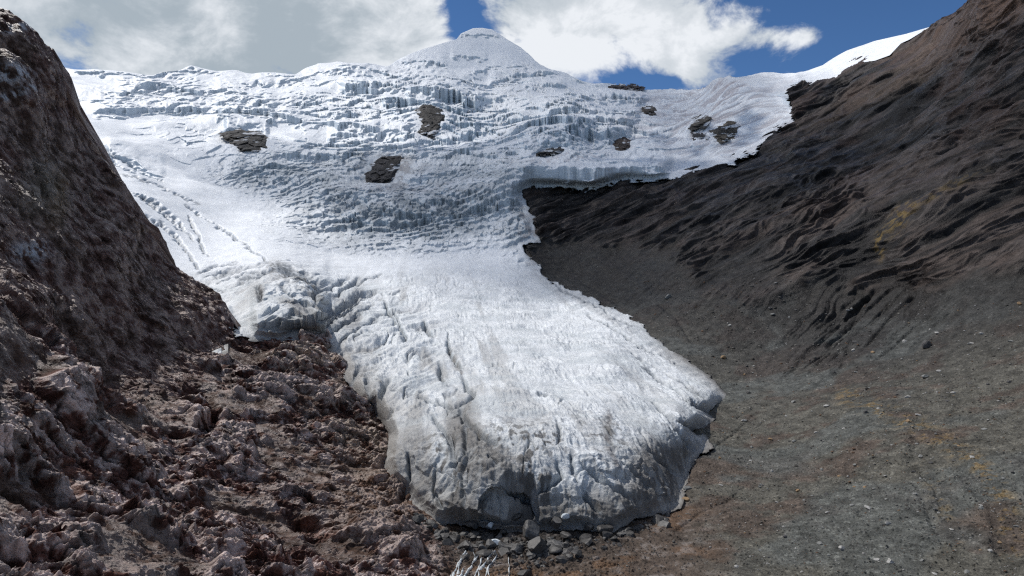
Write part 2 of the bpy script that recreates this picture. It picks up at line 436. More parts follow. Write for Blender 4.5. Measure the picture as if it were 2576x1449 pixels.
    gul = np.clip(fbm(pg, 20, 3, foot[i2], gain=0.5, ridged=True, seed=78) - 0.25, 0, 2)
    sc -= gul * 6.5 * gm
    pg2 = aniso(ps, dg, 7)
    sc -= np.clip(fbm(pg2, 26, 2, foot[i2], ridged=True, seed=79) - 0.55, 0, 2) * 2.0 * blob(u[i2], v[i2], 1650, 720, 320, 90, 30)
    d[i2] += sc * scree[i2]
    # debris fan in front of the snout: blocky rubble
    rub = ss(v, 1290, 1340) * blob(u, v, 1330, 1400, 330, 130)
    i3 = np.nonzero(rub > 0.02)[0]
    r1, _, rid = worley(p[i3] / 2.4, 7); r2, _, rid2 = worley(p[i3] / 1.0, 9)
    d[i3] += rub[i3] * ((0.5 - r1) * 2.2 * (rid > 0.35) + (0.5 - r2) * 0.9 + fbm(p[i3], 14, 3, None, seed=81) * 1.2)
    # drawn features: (polyline, depth m, width)
    for poly, dep, wd in BED_GROOVES:
        q, t = pdist(u, v, poly, wd * 4)
        wv = q + 0
        d -= (dep * np.exp(-(wv / wd) ** 2) * np.clip(np.minimum(t, 1 - t) * 8 + .25, 0, 1)).astype(f32)
    for cu, cv, ru, rv, rot, amp in BED_LUMPS:
        d += (blob(u, v, cu, cv, ru, rv, rot) * amp).astype(f32)
    d *= (0.04 + 0.96 * expo)
    # keep far sheet edges calm under the ice
    P2 = P + N * d.reshape(sh)[..., None]
    # --- colour
    C = np.zeros((len(u), 3))
    n_a = fbm(p, 30, 5, None, gain=0.6, seed=91); n_b = fbm(p, 7, 4, foot, gain=0.65, seed=92); n_c = fbm(p, 90, 3, None, seed=93)
    c = lambda *x: np.array(x)[None, :]
    def put(a, b, m): return a * (1 - m[:, None]) + b * m[:, None]
    CL = c(.150, .070, .055) * np.ones_like(C)
    CL = put(CL, c(.15, .068, .048), ss(n_a, 0.05, 0.35) * .8)
    CL = put(CL, c(.52, .42, .385), ss(n_b + 0.4 * d / 5, 0.05, 0.6) * .8)  # pale rock patches; raised parts painted lighter as sunlit highlights
    tmp = np.zeros(len(u)); tmp[il] = calm
    CL = put(CL, c(.095, .064, .048), np.clip(tmp * 1.0, 0, 1) * .8)
    ck = np.ones(len(u)); ck[il] = (.45 + .55 * ss(f21, 0, .10)) * (.6 + .4 * ss(g21, 0, .12)) * (.7 + .3 * ss(e21, 0, .05)); ck = lerp(ck, 1.0, tmp * .8)  # cracks darkened in colour, with crevice shade painted along block edges
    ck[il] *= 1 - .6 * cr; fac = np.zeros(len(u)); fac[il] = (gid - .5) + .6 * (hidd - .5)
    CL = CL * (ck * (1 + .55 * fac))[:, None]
    CL = put(CL, c(.19, .13, .07), (blob(u, v, 760, 900, 130, 40) * .6 + blob(u, v, 880, 1090, 110, 60, 40) * .6) * ss(n_b, -.4, .3))
    CL = put(CL, c(.14, .085, .05), blob(u, v, 940, 1250, 160, 120, 40) * .55)
    WLc = c(.115, .060, .047) * np.ones_like(C)
    WLc = put(WLc, c(.13, .085, .062), ss(n_a, -0.1, 0.3) * .55)
    WLc = put(WLc, c(.22, .16, .135), ss(n_b, 0.0, 0.45) * .75)
    WLc = put(WLc, c(.05, .035, .03), ss(-n_b + .5 * n_a, 0.05, 0.5) * .45)
    WLc = put(WLc, c(.15, .13, .10), blob(u, v, 110, 470, 70, 80) * .6)
    WLc = put(WLc, c(.20, .13, .07), blob(u, v, 150, 500, 22, 70, 8) * .6)
    for (a, b_, ra, rb_) in ((85, 628, 40, 26), (30, 190, 50, 22), (28, 240, 30, 9), (70, 225, 26, 8), (40, 72, 45, 10)):
        WLc = put(WLc, c(.5, .54, .6), .6 * blob(u, v, a, b_, ra, rb_) * ss(n_b + fbm(p, 4, 4, foot, gain=.7, ridged=True, seed=95) * .5, 0.15, 0.5))
    CL = put(CL, WLc, np.clip(wall_l, 0, 1))
    RW = c(.032, .029, .0275) * np.ones_like(C)
    tmp = np.zeros(len(u)); tmp[ir] = b1
    tmb = np.zeros(len(u)); tmb[ir] = fbm(planar(p[ir], BN_, 9), 26, 4, foot[ir], gain=.65, seed=66)
    RW = put(RW, c(.075, .058, .050), ss(tmb + .3 * (tmp - .7), 0.0, .5) * .8)
    RW = put(RW, c(.012, .0115, .012), ss(-tmb - .35 * (tmp - .7), 0.0, 0.45) * .8)
    tl = np.zeros(len(u)); tl[ir] = fbm(planar(p[ir], BN_, 16), 7, 3, foot[ir] * .7, gain=.7, seed=71)
    RW = put(RW, c(.010, .0095, .010), ss(tl, .12, .4) * .75)
    RW = put(RW, c(.085, .072, .066), ss(-tl, .15, .45) * .55)
    RW = put(RW, c(.075, .048, .038), ss(n_c, 0.1, .45) * .5 * ss(v, 760, 200))
    RW = put(RW, c(.16, .10, .07), blob(u, v, 2500, 20, 140, 60, -25) * .8 + blob(u, v, 2330, 140, 90, 50, -20) * .3)
    RW = put(RW, c(.10, .07, .05), blob(u, v, 2190, 250, 210, 22, -25) * .6)
    RW = put(RW, c(.11, .075, .025), (blob(u, v, 2275, 555, 60, 22, -42) + blob(u, v, 2215, 620, 12, 30, 10) + .6 * blob(u, v, 2400, 490, 90, 14, -28)) * ss(n_b, -.15, .25) * .9)
    SC = c(.100, .095, .080) * np.ones_like(C)
    SC = put(SC, c(.090, .069, .056), ss(n_a + .6 * blob(u, v, 2050, 930, 240, 60, 10) + .7 * blob(u, v, 1800, 1250, 120, 180, 20) + .5 * blob(u, v, 1650, 700, 260, 80, 25), 0.1, .6) * .85)
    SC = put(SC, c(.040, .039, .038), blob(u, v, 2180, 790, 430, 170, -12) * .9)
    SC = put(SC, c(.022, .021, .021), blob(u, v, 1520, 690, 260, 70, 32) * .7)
    SC = put(SC, c(.098, .104, .098), ss(fbm(p, 55, 3, None, seed=97), 0.1, .4) * .7)
    yel, ty = pdist(u, v, [(2130,1000),(2230,1040),(2330,1090),(2400,1130),(2480,1190),(2530,1260),(2545,1370)], 140)
    SC = put(SC, c(.15, .10, .04), np.exp(-(yel / 26) ** 2) * ss(n_b + .9 * fbm(p, 4, 5, foot, gain=.75, seed=98), 0.0, .6) * .75)
    yel, ty = pdist(u, v, [(2330,1190),(2370,1260),(2400,1360)], 140)
    SC = put(SC, c(.12, .085, .04), np.exp(-(yel / 22) ** 2) * ss(n_b, 0.0, .5) * .6)
    DB = c(.115, .088, .070) * np.ones_like(C)
    DB = put(DB, c(.17, .095, .05), ss(n_a, 0.0, .4) * .6)
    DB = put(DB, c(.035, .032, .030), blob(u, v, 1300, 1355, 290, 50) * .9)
    DB = put(DB, c(.19, .17, .16), ss(n_b, .2, .6) * .5)
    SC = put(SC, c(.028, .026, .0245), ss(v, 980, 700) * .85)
    z1, _, zid = worley(p / .62, 3); z2, _, zid2 = worley(p / 1.5, 4)
    nr = ss(foot, .5, .25)
    spk = (zid - .5) * ss(.5 - z1, 0, .3) * 1.5 * nr + (zid2 - .45) * ss(.45 - z2, 0, .25) * 1.5 * ss(foot, 1.1, .5)
    z3, _, zid3 = worley(p / 3.6, 6)
    spk = spk + (zid3 > .8) * ss(.3 - z3, 0, .1) * (zid3 - .5) * 1.6
    SC = SC * (1 + 1.1 * np.clip(spk, -.55, 1.8))[:, None] 
    dbm = ss(u - (v - 1350) * .35, 1880, 1640) * ss(v, 1180, 1290)
    SC = put(SC, DB, dbm)
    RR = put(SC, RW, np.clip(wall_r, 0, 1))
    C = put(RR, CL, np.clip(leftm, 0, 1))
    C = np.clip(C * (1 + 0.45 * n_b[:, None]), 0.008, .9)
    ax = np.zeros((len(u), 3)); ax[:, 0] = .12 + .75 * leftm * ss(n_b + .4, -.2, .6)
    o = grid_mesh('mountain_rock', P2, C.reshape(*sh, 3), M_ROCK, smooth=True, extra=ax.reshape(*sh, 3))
    tag(o, kind='structure')
    return P2[K:], U[K:], V[K:], N[K:]

BED_GROOVES = [
 ([(40,790),(100,830),(160,880),(215,945),(265,1005),(330,1055),(420,1115),(490,1160)], 6.0, 17), ([(455,985),(500,1000),(530,1040),(540,1090)], 4.5, 18), ([(120,1180),(170,1230),(180,1290)], 3, 10), ([(560,1120),(640,1150),(700,1200)], 2.2, 8), ([(0,1240),(50,1290),(70,1340)], 3.5, 14), ([(330,1240),(390,1300),(450,1330)], 2.5, 9), ([(620,1290),(720,1330),(820,1390)], 2, 8),
 ([(180,870),(250,940),(330,1030)], 3.0, 14), ([(470,985),(520,1010),(545,1060)], 3.5, 16), ([(400,1000),(450,1010),(500,1040),(510,1090)], 4.0, 20),
 ([(370,1000),(520,1120),(660,1200)], 1.6, 9), ([(960,1290),(1000,1270),(1020,1245)], 2.6, 8),
 ([(1000,1150),(900,1120)], 1.0, 5), ([(780,1190),(850,1215),(960,1240)], 1.8, 4),
 ([(2245,725),(2200,765),(2160,800),(2120,850),(2090,880)], 3.2, 4), ([(2300,740),(2250,790),(2215,830),(2170,880)], 2.6, 4), ([(2210,725),(2170,755),(2120,800),(2080,830)], 2.4, 4), ([(2350,790),(2290,830),(2240,880),(2200,905)], 2.2, 4), ([(2280,725),(2230,780),(2190,820)], 2.4, 3.5),
 ([(2130,760),(2090,790),(2050,830)], 1.8, 4), ([(2400,780),(2330,840),(2290,880)], 1.6, 4), ([(2190,735),(2150,775),(2100,820),(2060,860)], 2, 3.5),
 ([(1850,1040),(1890,1010),(1930,1000)], 0.0, 4), ([(1840,1060),(1900,1030),(1960,1020),(2040,1004)], .8, 3), ([(1905,1075),(1950,1040),(1990,1025)], .9, 3), ([(2150,1075),(2230,1062),(2330,1090)], .9, 4), ([(2300,1180),(2350,1230),(2370,1290)], 1.0, 4), ([(2480,960),(2420,1010),(2380,1060)], .8, 5), ([(1650,760),(1700,800),(1740,860)], 1.2, 4), ([(1450,700),(1500,730),(1560,770)], 1.5, 5), ([(1790,1130),(1850,1090),(1890,1050),(1930,1030)], 1.0, 4),
 ([(1700,1340),(1760,1290),(1830,1260),(1870,1230)], 1.2, 4),
 ([(700,1360),(760,1420),(800,1460)], 2.5, 14), ([(380,1300),(520,1400),(620,1449)], 1.5, 10)]
BED_LUMPS = [
 (2280, 1110, 18, 60, 6, 2.2), (2050, 1030, 260, 16, 3, 1.6), (2380, 1130, 120, 16, 32, 1.8), (2200, 1060, 90, 10, -8, 1.0), (1930, 1130, 160, 10, -32, -.8), (2480, 1330, 16, 80, -10, 1.4), (2340, 1300, 10, 70, -25, -1.2), (2120, 1180, 12, 60, 10, .9), (2420, 1230, 60, 12, 40, 1.4), (1760, 700, 120, 14, 30, 1.5), (1560, 690, 90, 12, 34, 1.5),
 (40, 1290, 60, 50, 0, 3.0), (240, 1390, 130, 70, -25, 3.5), (500, 960, 70, 35, 20, 3.0), (330, 1180, 60, 50, 10, 3), (250, 1260, 70, 50, 0, 2.5), (480, 1190, 40, 60, 0, 2.5),
 (680, 980, 60, 26, 30, 2.0), (30, 1100, 80, 60, 0, 4.0), (2150, 1100, 200, 70, 20, 3.0), (2100,1060,60,30,0,-.8), (1980, 725, 130, 28, -18, 5)]

# ---------------------------------------------------------------- glacier
CLIFFS = [ # polyline across the slope, face height in photo units, fade distance above
 ([(285,250),(305,240),(344,220),(400,213),(458,224),(520,240)], 15, 30), ([(458,238),(560,228),(640,236),(700,248)], 7, 18), ([(170,245),(215,250),(262,259)], 5, 16),
 ([(215,279),(310,276),(380,270),(475,272),(530,279),(560,274),(637,276),(689,282),(734,303),(790,330)], 15, 40), ([(540,300),(586,282),(650,283),(700,300)], 16, 30),
 ([(690,302),(800,312),(885,316),(970,330)], 14, 30), ([(130,172),(250,186),(360,189),(480,176),(575,182)], 5, 12), ([(690,208),(760,197),(800,178),(890,176)], 7, 14),
 ([(840,165),(914,172),(983,185),(1065,207)], 7, 20), ([(845,222),(983,214),(1065,217),(1096,220),(1155,248),(1240,270)], 20, 40), ([(1003,158),(1040,151),(1090,158),(1130,165)], 8, 18),
 ([(1130,143),(1180,142),(1230,150)], 6, 16), ([(1172,182),(1258,164),(1310,163),(1361,171)], 8, 18), ([(1224,205),(1293,187),(1413,184)], 13, 22), ([(1313,225),(1370,216),(1430,214)], 6, 16),
 ([(1345,272),(1430,248),(1534,240),(1640,248)], 13, 26), ([(1360,285),(1440,275),(1560,285),(1625,282)], 15, 24), ([(1403,322),(1465,312),(1568,308),(1608,325)], 15, 24),
 ([(1345,360),(1430,345),(1534,338),(1590,345)], 14, 24), ([(1290,420),(1355,424),(1430,434),(1517,442),(1600,440),(1660,432),(1700,428)], 27, 50),
 ([(1069,392),(1190,388),(1290,398)], 9, 24), ([(900,400),(980,382),(1060,388)], 14, 30), ([(560,440),(640,425),(690,412),(760,420)], 12, 30), ([(660,190),(740,192),(800,200)], 3, 10),
 ([(820,345),(860,335),(900,350),(960,345)], 12, 26), ([(260,385),(340,400),(420,440)], 8, 20), ([(560,325),(620,322),(680,330)], 14, 22), ([(1152,88),(1200,86),(1260,92)], 5, 12),
 ([(600,210),(650,205),(690,212)], 4, 10), ([(540,255),(620,250),(720,262)], 5, 12), ([(1020,262),(1060,250),(1110,262)], 16, 26), ([(960,262),(1000,256),(1040,268)], 10, 22),
 ([(625,822),(690,806),(740,790),(800,798),(835,810)], 40, 60), ([(790,805),(830,800),(880,780),(905,757)], 10, 26)]
GROOVES = [
 ([(245,372),(300,392),(360,425),(410,452)], 4, 3), ([(255,392),(320,420),(380,450)], 3.5, 3), ([(300,470),(360,500),(420,545),(455,580)], 3, 3), ([(318,482),(380,520),(430,560)], 3, 2.5), ([(340,490),(400,520),(450,560),(490,610)], 3, 3),
 ([(360,545),(420,580),(460,620)], 2.5, 2.5), ([(400,560),(440,590),(480,640),(500,680)], 3, 3.5), ([(470,545),(500,590),(520,640)], 2.4, 3), ([(300,440),(400,470),(500,520)], 1.6, 3),
 ([(515,700),(560,686),(600,668)], 2.6, 3.5), ([(545,718),(590,706),(640,690),(690,684)], 2.4, 3), ([(500,690),(540,672),(590,660)], 2.0, 3), ([(580,730),(630,712)], 2.2, 3), ([(700,720),(740,760),(790,800)], 1.5, 4),
 ([(1375,700),(1420,730),(1500,770),(1590,822)], 1.4, 3), ([(1480,790),(1600,860),(1720,930)], 1.2, 3), ([(1560,870),(1680,945),(1770,1000)], 1.2, 3.5), ([(1620,930),(1700,985),(1760,1040)], 1.3, 4),
 ([(820,830),(870,790),(930,750)], 2.4, 4), ([(830,850),(880,815),(940,775)], 2.0, 4), ([(850,880),(900,840),(960,800)], 1.6, 4), ([(870,730),(920,705),(960,692)], 2, 3), ([(1085,1050),(1130,1120),(1150,1200)], 1.2, 5), ([(1180,1150),(1160,1220),(1170,1290)], 1.4, 4),
 ([(1100,1180),(1090,1240),(1120,1300)], 1.4, 4), ([(1430,1150),(1440,1200)], 1, 4), ([(1600,1110),(1650,1160),(1700,1200)], 1.0, 4), ([(986,1000),(1052,1005),(1103,1024),(1155,1050)], 1.3, 3.5), ([(1155,1036),(1176,1077),(1203,1108),(1251,1132)], 1.8, 6), ([(1165,1084),(1169,1122),(1162,1163),(1131,1191)], 1.8, 4.5),
 ([(1024,1150),(1027,1219),(1007,1236)], 2.2, 4), ([(1224,1167),(1251,1194)], 1.4, 3), ([(1255,1243),(1300,1253),(1344,1274),(1368,1320)], 2.6, 5.5), ([(1399,1163),(1412,1205),(1385,1232),(1351,1257)], 2.0, 4),
 ([(1465,1184),(1520,1232),(1585,1281)], 1.7, 3.5), ([(1465,1253),(1510,1298)], 2.0, 4.5), ([(1554,1177),(1630,1243)], 1.0, 3), ([(1690,1062),(1715,1095),(1745,1140)], 1.8, 4),
 ([(965,762),(978,790),(1003,835),(1020,870)], 3.2, 4), ([(945,737),(900,752),(865,780),(832,800),(800,806)], 4.5, 7), ([(1063,810),(1066,830),(1085,858)], 3, 5), ([(1125,860),(1135,895),(1165,925)], 2.8, 5),
 ([(1105,920),(1115,967)], 2, 5), ([(1160,945),(1170,985),(1190,1000),(1172,1020),(1140,1030),(1100,1015)], 2.2, 4.5), ([(975,972),(957,1012)], 3, 7), ([(990,1037),(968,1055)], 2.6, 5), ([(865,892),(865,925)], 3, 4),
 ([(640,730),(655,745),(648,770)], 2.4, 6), ([(560,690),(620,676),(670,665)], 2.4, 5), ([(600,715),(640,700),(680,690)], 3.2, 5), ([(540,700),(600,690)], 2.0, 4), ([(520,720),(560,740)], 2, 4),
 ([(610,610),(650,640),(672,665)], 2.5, 2.5), ([(470,520),(540,570),(610,612)], 2.5, 2.5), ([(700,680),(770,690),(810,720),(800,760),(840,790)], 3.5, 12),
 ([(990,790),(1010,830)], 1.5, 3), ([(905,700),(870,730),(840,760)], 2.6, 5), ([(880,700),(850,720),(820,745)], 2.2, 4), ([(1010,730),(990,745)], 1.6, 3), ([(1350,1000),(1385,1006)], 1.3, 3), ([(1300,985),(1345,992)], .9, 2.5),
 ([(1400,1060),(1410,1100)], .5, 4), ([(1740,1010),(1800,1045)], 1.8, 5), ([(1710,1065),(1760,1092)], 1.6, 4), ([(1640,1010),(1700,1060)], 1.0, 4), ([(900,930),(880,990)], 2, 5), ([(920,960),(935,1010)], 2, 6)]

def build_ice():
    bot = [(-600,1000),(-300,1000),(300,800),(430,860),(560,900),(760,920),(830,1010),(900,1140),(960,1260),(1040,1350),(1120,1375),(1600,1375),(1725,1330),(1800,1200),(1850,1050),(1900,900),(1960,700),(2020,500),(2080,340),(2150,250),(2300,150),(2345,112),(2420,100)]
    U, V = rows_cols(-500, 2372, SKY, bot, STEP)
    Yi = fI(U, V)
    P0 = W(U, V, Yi)
    sh = U.shape
    u = U.ravel(); v = V.ravel()
    foot = (Yi.ravel() / F * STEP).astype(f32)
    p = P0.reshape(-1, 3).astype(f32)
    px = Yi.ravel() / F            # metres per photo unit
    wn = fbm(p * np.array([1, .5, 1]), 26, 4, foot, gain=0.6, seed=101)
    wn2 = fbm(p * np.array([1, .6, 1]), 8, 3, foot, gain=0.6, seed=102)
    sdr = sdI(u, v); wn3 = fbm(p, 3.4, 3, foot, gain=.7, seed=103)
    sd = sdr + (wn * 9 + wn2 * 6 + wn3 * 2.2) * ss(v, 150, 250) * np.where(v > 1000, 0.7, 1.0)
    right_edge = ((u > 1280) & (v < 760)) * 1.0
    # zone weights
    fall = np.maximum.reduce([blob(u, v, 1050, 535, 290, 85, -4), 0.8 * blob(u, v, 800, 470, 170, 70, 12), .7 * blob(u, v, 1200, 430, 170, 45), .8 * blob(u, v, 1310, 540, 60, 110, -12), .85 * blob(u, v, 690, 440, 140, 45), .8 * blob(u, v, 950, 430, 150, 50)])
    serac = np.maximum.reduce([blob(u, v, 1120, 300, 280, 95, 5), .9 * blob(u, v, 1430, 330, 200, 60), .7 * blob(u, v, 850, 270, 180, 60), .25 * blob(u, v, 560, 330, 230, 70), .45 * blob(u, v, 1230, 200, 230, 40, 8), .8 * blob(u, v, 880, 380, 160, 50),.15*blob(u,v,380,250,160,40)])
    rightn = blob(u, v, 1800, 290, 230, 110)
    tongue = ss(v, 640, 760)
    lobe = blob(u, v, 640, 760, 160, 110, 20)
    smooth = np.maximum.reduce([blob(u, v, 1210, 125, 150, 34), .9 * blob(u, v, 400, 400, 200, 70, 38), .8 * blob(u, v, 560, 520, 160, 60, 40), blob(u, v, 1620, 225, 150, 16), .8 * blob(u, v, 1530, 410, 190, 22), .7 * blob(u, v, 330, 215, 220, 18)])
    calm = 1 - .8 * smooth
    # --- shape of the broken ice: depth changes that turn the slope into faces and treads
    dz = np.zeros(len(u), f32); dY = np.zeros(len(u), f32)
    G = -np.gradient(Yi, axis=0) / np.maximum(np.gradient(V, axis=0), .2); G = np.clip(G.ravel(), .3, 9)
    wav = fbm(p, 420, 2, None, seed=195) * 170 * ss(v, 640, 480)
    def terrace(ix, sp, k, seed, warp=1.0, f=.42, curve=0.0, cu=1050, brk=0.0):
        q = p[ix]
        s = (q[:, 1] - k * q[:, 0] + curve * (u[ix] - cu) ** 2 / 1000 + wav[ix]) / sp + fbm(q, sp * 5, 3, None, gain=.5, seed=seed) * warp
        if brk: s = s + (worley(q / (sp * 2.2), int(seed) % 7)[2] - .5) * brk
        fr = s - np.floor(s); cell = np.floor(s)
        am = ss(perlin(np.stack([q[:, 0] / (sp * 3.0), cell * 3.7, cell * 0 + seed], -1), seed), -.45, .3)
        ff = f * (.35 + .65 * am)
        t = np.clip((fr - ff) / (1 - ff), 0, 1)
        return sp * (t ** 1.15 - fr) * (.35 + .65 * am)
    i1 = np.nonzero(fall > .02)[0]
    pz = (p * np.array([1, .42, 1])).astype(f32)
    w1, w21, wid = facets(pz[i1] / 8.5, 4); x1, x21, xid = worley(pz[i1] / 4.6, 5)
    dY[i1] += fall[i1] * (terrace(i1, 27.0, 0.30, 3, warp=0.9, curve=-0.12, f=.64, brk=0.22) * 1.05 + terrace(i1, 9.0, 0.25, 5, warp=1.2, f=.5, brk=.5) * .6
                        + (wid - .5) * 9.0 + w1 * 15.0 + (xid - .5) * 5.0 - fbm(pz[i1], 12, 4, foot[i1], gain=.6, ridged=True, seed=110) * 1.6)
    patch = ss(fbm(aniso(p, (1, 0, 0), 1.8), 230, 3, None, seed=190), -.22, .12)
    serac = serac * (.22 + .95 * patch)
    i2 = np.nonzero(serac > .02)[0]
    w1, w21, wid = facets(aniso(pz[i2] + np.stack([fbm(p[i2], 60, 2, None, seed=s) for s in (111, 112, 113)], -1) * 14, (1, 0, 0), 1.6) / 30.0, 6); x1, x21, xid = worley(pz[i2] / 12.0, 2)
    y1, y21, yid = facets(pz[i2] / 14.0, 4)
    dY[i2] += serac[i2] * calm[i2] * (terrace(i2, 105.0, 0.1, 7, warp=1.6, f=.5, brk=.5) * .8 + terrace(i2, 44.0, -0.1, 9, warp=1.6, f=.5, brk=.8) * .32
                        + (wid - .5) * 30 + w1 * 56 + ((yid - .5) * 9 + y1 * 22) * ss(foot[i2], 2.4, 1.2) - fbm(pz[i2], 50, 5, foot[i2], gain=.5, ridged=True, seed=120) * 6)
    up = ss(v, 700, 420)
    dz += (up * (fbm(p, 160, 3, foot, gain=.5, seed=130) * 12 * ss(v, 90, 190))).astype(f32)
    dY += (terrace(np.arange(len(u)), 150.0, -0.15, 11, warp=1.2, f=.35) * up * calm * (1 - serac) * ss(v, 165, 225) * ss(u, 2000, 1700) * (1 - rightn * .8) * (.15 + .85 * ss(u, 480, 850))).astype(f32)
    for i, (poly, h, fade) in enumerate(CLIFFS):
        pp = np.array(poly, float)
        ix = np.nonzero((u > pp[0, 0]) & (u < pp[-1, 0]))[0]
        if not len(ix): continue
        ln = np.interp(u[ix], pp[:, 0], pp[:, 1]) + (wn[ix] * 5 + wn2[ix] * 1.5)
        a = ln - v[ix]
        k = (a > -h * 1.1) & (a < fade * 4); ix = ix[k]; a = a[k]
        t = (u[ix] - pp[0, 0]) / (pp[-1, 0] - pp[0, 0])
        taper = ss(np.minimum(t, 1 - t), 0, .12)
        hh = h * (0.7 + .6 * np.clip(wn[ix] + .5, 0, 1))
        g = np.minimum(G[ix], 5.0)
        prof = np.where(a < 0, np.clip(a + hh, 0, None), hh * np.exp(-a / fade))
        flute = perlin(np.stack([p[ix, 0] / 9.0, p[ix, 0] * 0 + i, a * .04], -1), 3) * 1.5 * (a < 0) * (a > -hh)
        dY[ix] += (-(g * prof * 1.05 + flute * px[ix] * 1.2) * taper).astype(f32)
    # right upper snow: streaks following the flow to the basin
    i4 = np.nonzero(rightn > .03)[0]
    q4 = aniso(p[i4] + np.stack([fbm(p[i4], 220, 2, None, seed=s) for s in (141, 142, 143)], -1) * 70, (1, 0.5, 0.1), 5)
    st = fbm(q4, 34, 5, foot[i4], gain=.62, ridged=True, seed=145)
    streak = np.zeros(len(u)); streak[i4] = st
    dz[i4] += rightn[i4] * st * 3.4
    # tongue: rough melt surface, longitudinal fractures left, small steps right
    it = np.nonzero((tongue > .01) | (lobe > .02))[0]
    pt = p[it]
    fl = W(np.array([1150., 1500.]), np.array([720., 1050.]), np.array([760., 330.])); fl = fl[1] - fl[0]
    fl2 = W(np.array([1180., 1330.]), np.array([720., 1180.]), np.array([760., 290.])); fl2 = fl2[1] - fl2[0]
    rough = fbm(aniso(pt, fl2, 3.5), 5, 4, foot[it], gain=.7, ridged=True, seed=150) * .42 + fbm(aniso(pt, (1, .12, 0), 3.5), 5.0, 4, foot[it], gain=.7, ridged=True, seed=152) * .42 + fbm(pt, 70, 2, None, ridged=True, seed=149) * 1.0
    ql = aniso(pt + np.stack([fbm(pt, 60, 2, None, seed=s) for s in (153, 154, 155)], -1) * 10, (-.45, -1, -.25), 5)
    lf = np.maximum(blob(u[it], v[it], 960, 900, 150, 170, -20), .8 * blob(u[it], v[it], 700, 740, 170, 80))
    lfr = fbm(ql, 26, 4, foot[it], gain=.6, ridged=True, seed=156)
    qr = aniso(pt, (.35, -1, -.2), 4)
    rgt, _ = pdist(u[it], v[it], [(1400,720),(1600,830),(1800,980)], 200)
    rgw = np.exp(-(rgt / 70) ** 2)
    s_r = terrace(it, 13.0, 1.1, 13, warp=.5)
    dz[it] += (tongue[it] + lobe[it] * (1 - tongue[it])) * (rough * (.4 + .8 * ss(fbm(pt, 34, 2, None, seed=196), -.25, .35)) + lfr * lf * 3.4 + fbm(pt, 45, 3, foot[it], seed=158) * 2.2 + s_r * rgw * .16)
    qc = aniso(pt + np.stack([fbm(pt, 50, 3, None, seed=s) for s in (181, 182, 183)], -1) * 6, fl2, 9)
    nc = fbm(qc, 13, 2, None, seed=184); pm = ss(fbm(pt, 40, 2, None, seed=185), -.1, .35)
    leftish = np.clip(blob(u[it], v[it], 1020, 960, 190, 260, -22) + .5 * blob(u[it], v[it], 1450, 1130, 330, 110) + .35, 0, 1)
    crk = np.exp(-(nc / .045) ** 2) * pm * leftish * ss(foot[it], 1.1, .6)
    crack = np.zeros(len(u)); crack[it] = crk * tongue[it]
    dz[it] -= crk * tongue[it] * 2.2
    snout = ss(v, 1060, 1190) * ss(u, 900, 960)
    isn = np.nonzero(snout > .01)[0]
    # the snout face: bulges and fractured slabs (pushed along view-facing normal)
    N0 = fixn(normals(P0), P0).reshape(-1, 3)
    dn = np.zeros(len(u), f32)
    qs = aniso(p[isn] + np.stack([fbm(p[isn], 22, 3, None, seed=s) for s in (161, 162, 163)], -1) * 7, (0.35, .2, -1), 3.6)
    s1, s21, sid = worley(qs / 17.0, 3)
    dn[isn] += snout[isn] * ((.5 - s1) * 3.0 + (sid - .5) * 2.6 + fbm(qs, 12, 5, foot[isn], gain=.5, ridged=True, seed=160) * 1.0 + fbm(aniso(p[isn], (0, .3, 1), 5), 3.2, 3, foot[isn], gain=.6, seed=164) * .6)
    for poly, dep, wd in GROOVES:
        q, t = pdist(u + wn * 7, v + wn2 * 5, poly, 60)
        m = np.nonzero(q < 50)[0]
        qq = np.abs(q[m] + wn2[m] * 1.5)
        dn[m] -= (dep * 1.9 * np.exp(-(qq / wd) ** 2) * np.clip(np.minimum(t[m], 1 - t[m]) * 6 + .15, 0, 1)).astype(f32)
    edge = ss(sdr, 2, 30)
    cave = inside(u + wn2 * 4, v + wn * 3, [(1205,1268),(1230,1250),(1262,1240),(1300,1252),(1340,1268),(1352,1300),(1330,1325),(1210,1322)])
    Pd = p + N0 * (dn * (.6 + .4 * edge))[:, None]
    Pd[:, 2] += dz * (.15 + .85 * edge) * (1 - .35 * (1 - ss(sdr, 2, 80)))
    om = np.zeros(len(u))
    for poly, _c, _l in OUT:
        a_ = np.array(poly, float); cu, cv = a_.mean(0); ru, rv = (a_.max(0) - a_.min(0)) / 2
        om = np.maximum(om, np.exp(-(((u - cu) / (ru * 1.12)) ** 2 + ((v - cv) / (rv * 1.15)) ** 2) ** 2))
    dY = dY * (1 - om) + om * px * 5; dz = dz * (1 - om)
    q0 = Pd[:, 1]; Pd *= ((q0 + dY * (.1 + .9 * edge)) / q0)[:, None]
    q0 = Pd[:, 1].copy(); m = (sdr > -3).reshape(sh)
    acc = np.maximum.accumulate(np.where(m, q0.reshape(sh), -1)[::-1], axis=0)[::-1].ravel()
    q1 = np.where(m.ravel(), lerp(q0, np.maximum(q0, acc), .97), q0) + cave * 6.0 * ss(v, 1236, 1262)
    Pd *= (q1 / q0)[:, None]
    # contact with the rock: stand proud inside, sink behind the rock outside
    Yb = bed_depth(U, V).ravel()
    behind_left = (u < 575)
    tgt = Yb * 1.03 + 3
    cur = Pd[:, 1]
    front = Yb * (1 - .004)
    inn = ss(sd, -1, 1.5)
    lim = np.where(sdr < 34, lerp(front, cur, ss(sdr, -2, 34) ** .8), cur)
    newY = np.where(behind_left, cur, lerp(np.maximum(tgt, cur), lim, inn))
    Pd = Pd * (newY / cur)[:, None]
    P2 = Pd.reshape(*sh, 3)
    # colours
    K = 7
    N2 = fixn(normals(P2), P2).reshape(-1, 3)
    steep = 1 - ss(N2[:, 2], .45, .85)
